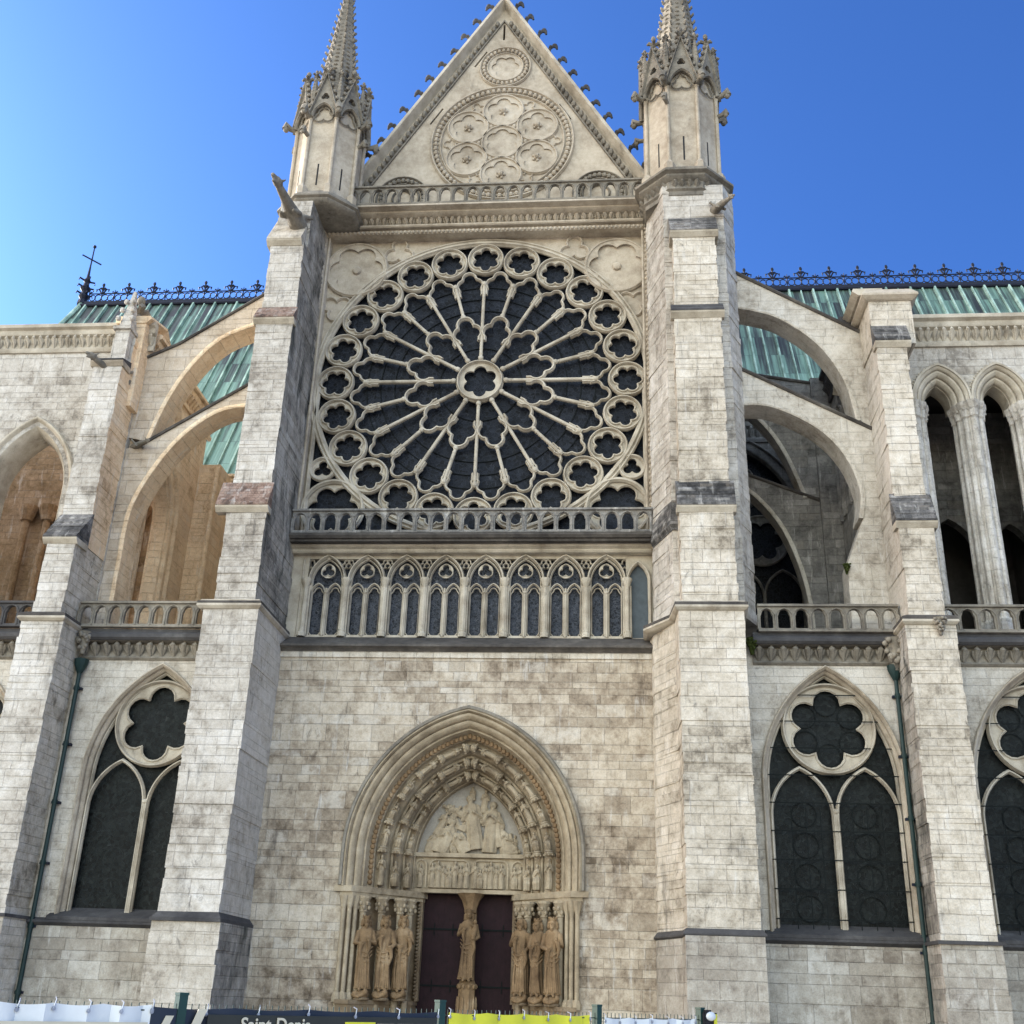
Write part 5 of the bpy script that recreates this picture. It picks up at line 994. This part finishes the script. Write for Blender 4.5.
# pier behind the lower right arch, choir wall with its window
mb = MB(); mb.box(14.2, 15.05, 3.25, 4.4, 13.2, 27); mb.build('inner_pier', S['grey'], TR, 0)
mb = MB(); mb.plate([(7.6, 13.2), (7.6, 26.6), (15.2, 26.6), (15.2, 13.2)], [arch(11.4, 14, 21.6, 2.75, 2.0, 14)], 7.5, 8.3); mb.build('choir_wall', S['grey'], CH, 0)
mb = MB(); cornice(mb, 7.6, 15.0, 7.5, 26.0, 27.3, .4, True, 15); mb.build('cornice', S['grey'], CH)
WC = empty('window', CH, (12.3, 7.5, 14)); WC['label'] = 'shadowed window seen through the right arches'
mb = MB(); mb.plate(arch(-.9, 0, 7.6, 2.8, 2.0, 14), [], .5, .55); mb.build('glass', S['glass'], WC, 0)
mb = MB(); zc = 7.1; mb.ring(raycirc((0, zc), 6, 1.22, 0), foil((0, zc), 6, .64, .37, 0), .25, .4, .03); mb.sweep(circ((0, zc), 1.2, 50), BAR(.07, .1), .27, True)
for sg in (-1, 1): mb.sweep(arch(sg*.87, 0, 4.4, .85, .5, 10), BAR(.06, .1), .3)
mb.sweep(arch(0, 0, 6.2, 1.72, 1.6, 14), BAR(.09, .15), .25); mb.sweep(arch(-.9, 0, 7.6, 2.75, 2.0, 14), BAR(.10, .18), .2); mb.sweep(arch(-.9, 5, 7.6, 3.15, 2.0, 14), BAR(.07, .12), 0); mb.sweep(circ((-.9, 10.2), .7, 30), BAR(.06, .1), .3, True); mb.build('tracery', S['grey'], WC)

# ------------------------------------------------------------------ roof, cresting, ridge cross
RF = empty('roof', CH); RF['label'] = 'green copper roof with raised seams'
RY0, RZ0, RY1, RZ1 = 9.0, 24.8, 18.0, 42.0
mb = MB(); XL = -28.7
def rp(x, t, off=0.0): return (x, RY0+(RY1-RY0)*t-off*.89, RZ0+(RZ1-RZ0)*t+off*.45)
mb.loft([[rp(-31.4, 0), rp(XL, 1), (XL+2, 27, 24.8)], [rp(60, 0), rp(60, 1), (60, 27, 24.8)]]); mb.add([rp(-31.4, 0), rp(XL, 1), (-31.4, 27, 24.8)], [(0, 1, 2)]); mb.build('copper_sheet', S['copper'], RF, 0)
mb = MB()
x = -31.2; i = 0
while x < 58:
    t1 = 0.0; wd = .055 if i % 2 else .085; ht = .10 if i % 2 else .17
    lo_ = 0.0; xt = x
    a, b = (lo_, .985)
    if x < XL: b = max(0.02, (x+31.4)/2.7-.02)
    mb.loft([[rp(x-wd, a, -.02), rp(x-wd*.6, a, ht), rp(x+wd*.6, a, ht), rp(x+wd, a, -.02)], [rp(x-wd, b, -.02), rp(x-wd*.6, b, ht), rp(x+wd*.6, b, ht), rp(x+wd, b, -.02)]]); x += .72; i += 1
mb.tube([rp(-31.4, 0, .05), rp(XL, 1, .05)], .16, 8); mb.build('seam', S['seam'], RF)
mb = MB(); mb.box(XL-.2, 60, RY1-.22, RY1+.22, RZ1-.35, RZ1+.02); mb.tube([(XL-.2, RY1-.25, RZ1-.3), (60, RY1-.25, RZ1-.3)], .12, 8); mb.build('ridge_roll', S['iron'], RF)
def crest():
    mb = MB(); w = 1.72; Z = 0.1
    for z in (.05, .62): mb.tube([(-w/2, 0, z), (w/2, 0, z)], .035, 6)
    for x in (-w/2, 0): mb.tube([(x, 0, 0), (x, 0, .66)], .035, 6)
    def arcp(c, r, a0, a1, n=9): return [(c[0]+r*math.cos(a0+(a1-a0)*i/n), 0, c[1]+r*math.sin(a0+(a1-a0)*i/n)) for i in range(n+1)]
    for sg in (-1, 1):
        mb.tube(arcp((sg*.22, .33), .22, 0, 2*PI, 12), .032, 5); mb.tube(arcp((sg*.60, .33), .20, 0, 2*PI, 12), .030, 5); mb.tube([(sg*.05, 0, .6), (sg*.25, 0, .95), (sg*.42, 0, .90), (sg*.40, 0, .76)], [.05, .05, .05, .03], 6); mb.tube([(0, 0, .85), (sg*.16, 0, 1.02), (sg*.22, 0, .95)], [.05, .05, .03], 6)
        mb.tube([(sg*w/2, 0, .6), (sg*w/2-sg*.14, 0, .76), (sg*w/2-sg*.2, 0, .7)], [.04, .04, .025], 5)
    mb.tube([(0, 0, .6), (0, 0, 1.2)], [.05, .05], 6); mb.ball((0, 0, 1.22), (.10, .06, .14), 7, 5); mb.tube([(-w/2, 0, .6), (-w/2, 0, .86)], [.045, .02], 6); mb.tube([(-.15, 0, 1.02), (.15, 0, 1.02)], .04, 5)
    return mb
cr = None; x = XL+.86+.3
while x < 45:
    mt = Matrix.Translation((x, RY1, RZ1+.05)) @ Matrix.Diagonal((1, 1.3, 1.1, 1))
    if cr is None: cr = crest().build('cresting', S['iron'], RF, 40, mat=mt)
    else: link('cresting', cr.data, RF, mt)
    x += 1.72
mb = MB(); a = (XL-.05, RY1, RZ1-.1)
mb.lathe(a, [(.34, 0), (.30, .3), (.22, .4), (.34, .62), (.24, .8), (.2, 1.0), (.36, 1.25), (.2, 1.45), (.16, 1.7), (.24, 1.85), (.10, 2.1), (.05, 3.1), (.04, 4.6)], 8)
for z in (.75, 1.3, 1.8): 
    for k in range(4): an = k*PI/2+PI/4; mb.tube([(a[0], a[1], a[2]+z), (a[0]+.5*math.cos(an), a[1]+.5*math.sin(an), a[2]+z+.12), (a[0]+.52*math.cos(an), a[1]+.52*math.sin(an), a[2]+z-.05)], [.07, .06, .04], 5)
mb.tube([(a[0]-.55, a[1]-.3, a[2]+3.75), (a[0]+.55, a[1]+.3, a[2]+3.35)], .05, 6); mb.ball((a[0], a[1], a[2]+4.6), .12, 7, 5); mb.build('ridge_cross', S['iron'], RF)

# ------------------------------------------------------------------ gargoyles, downpipes, consoles
def gargoyle(L=2.4, s=1.0):
    mb = MB(); mb.tube([(0, .3, -.1), (0, -.2, 0), (0, -.9, .12), (0, -1.5, .2), (0, -2.0, .26)], [.34*s, .36*s, .27*s, .19*s, .15*s], 10)
    mb.ball((0, -2.15, .32), (.19*s, .28*s, .20*s), 10, 7); mb.tube([(0, -2.3, .34), (0, -2.62, .30)], [.13*s, .08*s], 7); mb.tube([(0, -2.3, .18), (0, -2.5, .10)], [.09*s, .06*s], 6)
    for sg in (-1, 1):
        mb.tube([(sg*.12*s, -2.05, .45), (sg*.2*s, -1.9, .68)], [.07*s, .03*s], 5); mb.tube([(sg*.24*s, -.6, .1), (sg*.36*s, -.9, -.12), (sg*.26*s, -1.15, -.2)], [.14*s, .11*s, .07*s], 7)
        mb.tube([(sg*.25*s, -.35, .2), (sg*.40*s, .1, .5), (sg*.2*s, .3, .75)], [.12*s, .10*s, .05*s], 6); mb.ball((sg*.09*s, -2.28, .44), .045*s, 6, 4)
    mb.tube([(0, -.2, .36), (0, -.9, .44), (0, -1.6, .42)], [.06, .08, .04], 6)
    return remesh(mb, .045, 'gargoyle', S['weath'])
GM = gargoyle()
def garg(x, y, z, s, rz=0.0, rx=0.0, lab=None): return link('gargoyle', GM, CH, Matrix.Translation((x, y, z)) @ Matrix.Rotation(rz, 4, 'Z') @ Matrix.Rotation(rx, 4, 'X') @ Matrix.Scale(s, 4), lab)
garg(-7.55, -3.0, 31.0, 1.05, -.18, -.10, 'long weathered gargoyle jutting beside the left pinnacle')
garg(9.75, -2.6, 31.6, .55, .5, .3, 'short gargoyle under the right pinnacle cornice')
garg(-14.3, -2.3, 24.1, .72, -.55, -.1); garg(-13.75, -1.4, 21.55, .45, .9, .2); garg(16.95, -1.4, 25.6, .62, -.15, -.3)
def console(x, y, z, s, mat, mossy=False):
    mb = MB(); r_ = random.Random(int(x*10))
    for k in range(26): a = r_.uniform(0, 2*PI); t = r_.random(); mb.ball((x+(.12+.32*t)*s*math.cos(a), y-.1+(.1+.25*t)*s*math.sin(a), z+s*(t*.9-.3)), (.13*s, .13*s, .12*s), 6, 5)
    mb.lathe((x, y, z-.6*s), [(.12*s, 0), (.2*s, .3*s), (.4*s, 1.2*s), (.45*s, 1.3*s)], 8); mb.build('console', mat, CH, 50)
console(15.0, -2.75, 12.6, .85, S['weath']); console(-13.6, -2.75, 12.85, .62, S['weath']); console(10.25, -2.7, 12.9, .45, S['moss']); console(16.2, -4.1, 13.2, .45, S['weath']); console(13.95, -1.5, 16.2, .3, S['moss'])
for x, label in ((-13.62, 'dark green rainwater pipe beside the left outer buttress'), (14.98, 'dark green rainwater pipe beside the right outer buttress')):
    DP = empty('downpipe', CH, (x, -2.62, 0)); DP['label'] = label
    mb = MB(); mb.tube([(0, 0, 0), (0, 0, 11.9)], .072, 12)
    for k in range(6): mb.tube([(0, 0, 1.2+2*k), (0, 0, 1.34+2*k)], .095, 12)
    mb.build('pipe', S['pipe'], DP); mb = MB(); mb.lathe((0, 0, 11.8), [(.09, 0), (.13, .08), (.24, .34), (.26, .5), (.22, .52)], 10); mb.build('hopper', S['pipe'], DP)
    for k in range(6): mb = MB(); mb.box(-.15, .15, .05, .2, 1.22+2*k, 1.30+2*k); mb.build('bracket', S['iron'], DP, 0)

# ------------------------------------------------------------------ column statues (each a thing of its own)
def statue(h, seed, crown=True, beard=True, pose=0, child=False, slim=1.0):
    r = random.Random(seed); mb = MB(); ph = r.uniform(0, 6); n = 40
    prof = [(0, .112, .085), (.04, .105, .085), (.18, .098, .082), (.36, .096, .078), (.50, .090, .074), (.60, .092, .072), (.70, .108, .070), (.775, .112, .064), (.805, .085, .056), (.825, .042, .042), (.86, .036, .038)]
    rings = []
    for z, rx, ry in prof:
        amp = .125*max(0, 1-z/.8)+.012; sway = .012*math.sin(z*6+ph)
        rings.append([(h*(sway+slim*rx*math.cos(a)*(1+amp*math.sin(9*a+ph+z*2))), h*(ry*math.sin(a)*(1+amp*1.3*math.sin(9*a+ph+z*2))), h*z) for a in [2*PI*i/n for i in range(n)]])
    mb.loft(rings)
    H = h; hd = (.0, -.012*H, .895*H)
    mb.ball(hd, (.046*H, .053*H, .062*H), 20, 14)                       # skull and face
    mb.tube([(0, -.060*H, .905*H), (0, -.074*H, .885*H)], [.008*H, .012*H], 6)   # nose
    for sg in (-1, 1):
        mb.ball((sg*.019*H, -.056*H, .902*H), (.010*H, .008*H, .006*H), 8, 5); mb.tube([(sg*.008*H, -.060*H, .913*H), (sg*.032*H, -.052*H, .912*H)], .006*H, 5); mb.ball((sg*.047*H, -.005*H, .893*H), (.008*H, .014*H, .018*H), 6, 5)
        mb.tube([(sg*.030*H, .01*H, .945*H), (sg*.056*H, .0, .90*H), (sg*.060*H, .01*H, .85*H), (sg*.05*H, .02*H, .82*H)], [.02*H, .024*H, .024*H, .014*H], 8)   # hair
    mb.tube([(-.014*H, -.062*H, .868*H), (.014*H, -.062*H, .868*H)], .007*H, 5)
    mb.ball((0, .02*H, .91*H), (.052*H, .05*H, .058*H), 12, 8)
    if beard: mb.tube([(0, -.050*H, .862*H), (0, -.058*H, .835*H), (0, -.056*H, .80*H)], [.034*H, .030*H, .014*H], 8)
    if crown:
        mb.lathe((0, -.004*H, .935*H), [(.052*H, 0), (.056*H, .012*H), (.056*H, .03*H), (.048*H, .032*H)], 16)
        for k in range(6): a = k*PI/3; mb.ball((.054*H*math.cos(a), .054*H*math.sin(a)-.004*H, .972*H), (.012*H, .012*H, .016*H), 6, 5)
    # arms under the mantle, hands with fingers
    poses = {0: (((-.135, -.02, .60), (-.045, -.095, .585)), ((.135, -.02, .60), (.03, -.10, .64))), 1: (((-.13, -.03, .62), (-.04, -.10, .70)), ((.14, -.01, .59), (.07, -.09, .53))), 2: (((-.14, -.01, .59), (-.02, -.10, .55)), ((.13, -.03, .61), (.075, -.10, .66)))}[pose]
    for sg, (el, hn) in zip((-1, 1), poses):
        mb.tube([(sg*.095*H*slim, 0, .765*H), (el[0]*H*slim, el[1]*H, el[2]*H), (hn[0]*H, hn[1]*H, hn[2]*H)], [.040*H, .040*H, .026*H], 12)
        mb.tube([(hn[0]*H*.9+sg*.02*H, hn[1]*H*.8, hn[2]*H), (hn[0]*H*1.2+sg*.02*H, hn[1]*H*.8, (hn[2]-.10)*H), (hn[0]*H*1.1, hn[1]*H*.78, (hn[2]-.22)*H)], [.034*H, .026*H, .008*H], 8)   # hanging sleeve
        mb.ball((hn[0]*H, hn[1]*H, hn[2]*H), (.020*H, .016*H, .024*H), 8, 6)
        for k in range(4): q = (k-1.5)*.009*H; mb.tube([(hn[0]*H+q, hn[1]*H-.008*H, hn[2]*H+.012*H), (hn[0]*H+q-sg*.004*H, hn[1]*H-.018*H, hn[2]*H+.032*H), (hn[0]*H+q-sg*.006*H, hn[1]*H-.010*H, hn[2]*H+.044*H)], .0055*H, 5)
        mb.tube([(hn[0]*H-sg*.018*H, hn[1]*H-.006*H, hn[2]*H+.004*H), (hn[0]*H-sg*.028*H, hn[1]*H-.016*H, hn[2]*H+.020*H)], .006*H, 5)
    # mantle edges and deep folds
    for k in range(7):
        x0 = (-.085+.028*k)*slim; b = r.uniform(-.02, .02); mb.tube([(x0*H, -.080*H, .02*H), ((x0*.9+b)*H, -.082*H, .22*H), ((x0*.75+b)*H, -.076*H, .42*H), ((x0*.5)*H, -.070*H, .54*H)], [.012*H, .013*H, .010*H, .004*H], 6)
    sgn = 1 if pose != 1 else -1
    for k in range(3): mb.tube([(sgn*.11*H*slim, -.03*H, (.56-.05*k)*H), (sgn*.02*H, -.085*H, (.47-.06*k)*H), (-sgn*.07*H, -.07*H, (.50-.07*k)*H), (-sgn*.10*H, -.02*H, (.54-.05*k)*H)], [.010*H, .013*H, .012*H, .006*H], 6)
    for sg in (-1, 1): mb.tube([(sg*.04*H, -.05*H, .0), (sg*.045*H, -.115*H, -.012*H)], [.024*H, .018*H], 8)
    if child:
        c = Vector((.105*H, -.075*H, .70*H)); mb.ball(c+Vector((0, -.01*H, .10*H)), (.03*H, .032*H, .036*H), 12, 8); mb.tube([c+Vector((0, 0, .07*H)), c, c+Vector((-.02*H, -.02*H, -.09*H)), c+Vector((-.02*H, -.02*H, -.15*H))], [.022*H, .04*H, .045*H, .03*H], 10); mb.tube([c+Vector((-.02*H, -.02*H, .04*H)), c+Vector((-.07*H, -.04*H, .06*H))], [.014*H, .010*H], 6)
    return mb
def crouched(mb, s):
    """little crouching figure carved under a statue's feet"""
    mb.ball((0, -.02, .12*s), (.26*s, .22*s, .16*s), 12, 8); mb.ball((.16*s, -.16*s, .20*s), (.10*s, .11*s, .11*s), 10, 7); mb.ball((-.16*s, -.12*s, .13*s), (.14*s, .14*s, .12*s), 10, 7); mb.tube([(.1*s, -.2*s, .12*s), (-.05*s, -.26*s, .05*s), (-.2*s, -.2*s, .08*s)], [.06*s, .05*s, .04*s], 7)
spec = [(-2.85, -.62, 2.34, 0, 'leftmost statue of the left jamb, a crowned bearded king in long robes', True, True),
        (-2.26, -.26, 2.36, 1, 'middle statue of the left jamb, a robed king with folded hands', True, True),
        (-1.72, .14, 2.42, 2, 'innermost statue of the left jamb, standing by the doorway edge', True, True),
        (2.36, .10, 2.46, 1, 'innermost statue of the right jamb, a broad bareheaded bearded figure', False, True),
        (2.94, -.28, 2.40, 0, 'middle slim statue of the right jamb, a crowned king facing out', True, True),
        (3.46, -.64, 2.44, 2, 'rightmost statue of the right jamb, a robed king beside the outer shafts', True, True)]
for i, (x, y, h, pose, lab, crown, beard) in enumerate(spec):
    mb = statue(h, 40+i, crown, beard, pose, slim=.84 if i == 4 else 1.0); me = remesh(mb, .010, 'statue', S['brown'])
    o = bpy.data.objects.new('column_statue', me); COL.objects.link(o); o.location = (x, y, 1.72); o.rotation_euler = (0, 0, (.30 if x < 0 else -.30)*(1 if abs(x) < 3.2 else .7)); tag(o, lab, 'statue', 'column statues in the doorway jambs')
    mb = MB(); crouched(mb, 1.0); me2 = remesh(mb, .02, 'socle', S['brown']); link('socle', me2, PT, Matrix.Translation((x, y, 1.42)))
    mb = MB(); mb.lathe((x, y+.02, 1.38), [(.26, 0), (.28, .04), (.24, .08)], 10); mb.build('socle_plate', S['jamb'], PT)
mb = statue(2.32, 77, True, False, 1, True, 1.05); me = remesh(mb, .0135, 'statue', S['brown'])
o = bpy.data.objects.new('column_statue', me); COL.objects.link(o); o.location = (TX, 1.05, 2.12); tag(o, 'statue of a crowned woman holding a child on the pillar between the doors', 'statue')

# ------------------------------------------------------------------ street fence with banners
FA = Vector((1.47-1.5*.758, -32.4-1.5*.0, 0)); FA = Vector((1.95, -33.3, 0)); fd = Vector((4.43, 5.0, 0)).normalized()
S['fence'] = plain('fence_green', (0.006, 0.035, 0.026), 0.4); S['wire'] = plain('fence_wire', (0.03, 0.05, 0.045), 0.4, .5)
S['b_navy'] = plain('banner_navy', (0.010, 0.016, 0.03), 0.5, 0, .1); S['b_olive'] = plain('banner_olive', (0.022, 0.022, 0.014), 0.5, 0, .15); S['b_cream'] = plain('banner_cream', (0.55, 0.50, 0.38), 0.5, 0, .08); S['b_blue'] = plain('banner_blue', (0.22, 0.42, 0.5), 0.5, 0, .15); S['b_white'] = plain('banner_white', (0.66, 0.68, 0.68), 0.5, 0, .08); S['b_yellow'] = plain('banner_yellow', (0.62, 0.60, 0.03), 0.5, 0, .08); S['steel'] = plain('eyelet_steel', (0.4, 0.4, 0.42), 0.35, .8)
FT_Z = 1.58
def fpx(x):
    """distance along the fence line where the photo's column x meets it"""
    return FTAB(x)
def ray_s(px):
    d = fw + rt*((px-512)/F_PX) - up*((1010-512)/F_PX); o = cam.matrix_world.translation
    # intersect in plan with FA + s*fd
    den = d.x*fd.y-d.y*fd.x; return ((FA.x-o.x)*d.y-(FA.y-o.y)*d.x)/(-den)*-1 if False else ((o.x-FA.x)*d.y-(o.y-FA.y)*d.x)/(fd.x*d.y-fd.y*d.x)
FTAB = ray_s
FM_ = lambda s: Matrix.Translation(FA+fd*s) @ Matrix.Rotation(math.atan2(fd.y, fd.x), 4, 'Z')
posts = [ray_s(180), ray_s(440), ray_s(597), ray_s(700)]
bounds = [posts[0]-2.6, posts[0], posts[1], posts[2], posts[3]]
labs = ['green mesh fence panel at the far left', 'green mesh fence panel behind the dark banner', 'green mesh fence panel behind the yellow banner', 'short green mesh fence panel by the last post']
for k in range(4):
    a, b = bounds[k]+.03, bounds[k+1]-.03; FP = empty('fence_panel', None); FP.matrix_world = FM_(a); L_ = b-a; tag(FP, labs[k], 'fence', 'fence panels along the street')
    mb = MB(); mb.T = None
    n = max(2, int(L_/.05))
    for i in range(n+1): mb.box(i*L_/n-.0025, i*L_/n+.0025, -.0025, .0025, .05, FT_Z+.0)
    mb.build('wire', S['wire'], FP, 0); mb = MB()
    for z in (.1, .6, 1.1, FT_Z-.045): mb.box(0, L_, -.006, .006, z, z+.008)
    mb.build('rail', S['wire'], FP, 0)
    mb = MB(); mb.box(L_, L_+.06, -.03, .03, 0, FT_Z+.05); mb.box(L_-.003, L_+.063, -.033, .033, FT_Z+.05, FT_Z+.065); mb.build('post', S['fence'], FP, 0)
def banner(px0, px1, top, mat, label, group=None):
    a, b = ray_s(px0), ray_s(px1); B = empty('banner', None); B.matrix_world = FM_(a); tag(B, label, 'banner', group); L_ = b-a
    n = 24; mb = MB(); r_ = random.Random(int(px0)); z1 = FT_Z+top
    cols = []
    for i in range(n+1):
        x = L_*i/n; y = -.018-.012*math.sin(i*1.3)-.006*math.sin(i*2.9); cols.append((x, y, z1-.012*abs(math.sin(i*PI/6))))
    vs = []; fs = []
    for x, y, z in cols: vs += [(x, y, z), (x, y-.004, .35), (x, y+.004, z), (x, y+.001, .35)]
    for i in range(n):
        q = 4*i; fs += [(q, q+1, q+5, q+4), (q+2, q+6, q+7, q+3), (q, q+4, q+6, q+2)]
    mb.add(vs, fs); mb.build('sheet', S[mat], B, 30)
    for i in range(0, n+1, 4):
        x, y, z = cols[min(i, n)]; mb = MB(); mb.tube([(x, y-.006, z-.03), (x, y-.012, z-.03)], .013, 8); mb.tube([(x, y-.01, z-.03), (x+.012, y-.004, z+.02), (x+.02, .012, z+.03)], .004, 5); mb.build('eyelet', S['steel'], B, 30)
    return B, L_, z1
def patch(B, x0, x1, z0, z1, mat, name='print', d=-.036, skew=0.0):
    mb = MB(); mb.plate([(x0, z0), (x1, z0), (x1+skew, z1), (x0+skew, z1)], [], d, d+.003); return mb.build(name, S[mat], B, 0)
def txt(B, s, x, z, size, mat, d=-.042):
    cu = bpy.data.curves.new('lettering', 'FONT'); cu.body = s; cu.size = size; cu.extrude = .0015; cu.offset = size*.018; o = bpy.data.objects.new('lettering', cu); COL.objects.link(o)
    dg = bpy.context.evaluated_depsgraph_get(); me = bpy.data.meshes.new_from_object(o.evaluated_get(dg)); bpy.data.objects.remove(o); me.materials.clear(); me.materials.append(S[mat])
    xs_ = [v.co.x for v in me.vertices]; return link('lettering', me, B, Matrix.Translation((x, d, z)) @ Matrix.Rotation(PI/2, 4, 'X')), max(xs_)
b1, L1, z1 = banner(-60, 150, -.01, 'b_white', 'white banner printed with cream and pale blue areas')
s0 = ray_s(-60)
patch(b1, .02, L1-.02, .36, z1-.10, 'b_cream'); patch(b1, ray_s(82)-s0, ray_s(143)-s0, .36, z1-.135, 'b_blue', d=-.041)
b2, L2, z2 = banner(150, 436, -.02, 'b_navy', 'dark banner with white lettering behind the left fence posts'); s0 = ray_s(150)
patch(b2, ray_s(206)-s0, L2-.02, .36, z2-.04, 'b_olive'); patch(b2, ray_s(187)-s0-.06, ray_s(196)-s0-.06, z2-.30, z2-.01, 'b_cream', skew=.12, d=-.04); patch(b2, ray_s(158)-s0-.08, ray_s(166)-s0-.08, z2-.32, z2-.05, 'b_cream', skew=.12, d=-.04)
t_, w_ = txt(b2, 'Saint-Denis', 0, 0, .15, 'b_cream'); tw = ray_s(308)-ray_s(239); sc = tw/w_; t_.matrix_local = Matrix.Translation((ray_s(239)-s0, -.044, z2-.052-.108*sc)) @ Matrix.Rotation(PI/2, 4, 'X') @ Matrix.Scale(sc, 4)
patch(b2, ray_s(343)-s0, ray_s(373)-s0, .9, z2-.075, 'b_yellow', d=-.041)
for a, b in ((375, 392), (395, 411), (414, 431)):
    x0, x1 = ray_s(a)-s0, ray_s(b)-s0; patch(b2, x0, x1, z2-.115, z2-.085, 'b_cream', d=-.041); patch(b2, x0, x0+.02, .9, z2-.115, 'b_cream', d=-.041); patch(b2, x1-.02, x1, .9, z2-.115, 'b_cream', d=-.041)
banner(448, 588, -.02, 'b_yellow', 'bright yellow banner in front of the doorway'); banner(603, 693, -.035, 'b_white', 'pale translucent banner right of the yellow one')
ML = empty('barrier_lamp', None); sL = ray_s(706); ML.matrix_world = FM_(sL); tag(ML, 'black and yellow box with white lens at the fence end', 'warning lamp')
mb = MB(); mb.box(-.10, .10, -.05, .05, 1.42, FT_Z+.02); mb.box(-.08, .0, -.06, .06, 1.5, FT_Z+.045); mb.build('casing', S['black'], ML, 0)
mb = MB(); mb.ball((-.01, -.06, FT_Z-.01), (.07, .03, .04), 12, 8); mb.build('lens', S['b_white'], ML); mb = MB(); mb.box(.05, .095, -.056, .056, 1.44, FT_Z+.01); mb.build('stripe', S['b_yellow'], ML, 0)
mb = MB(); mb.box(-.02, .02, -.02, .02, 0, 1.45); mb.build('pole', S['fence'], ML, 0)
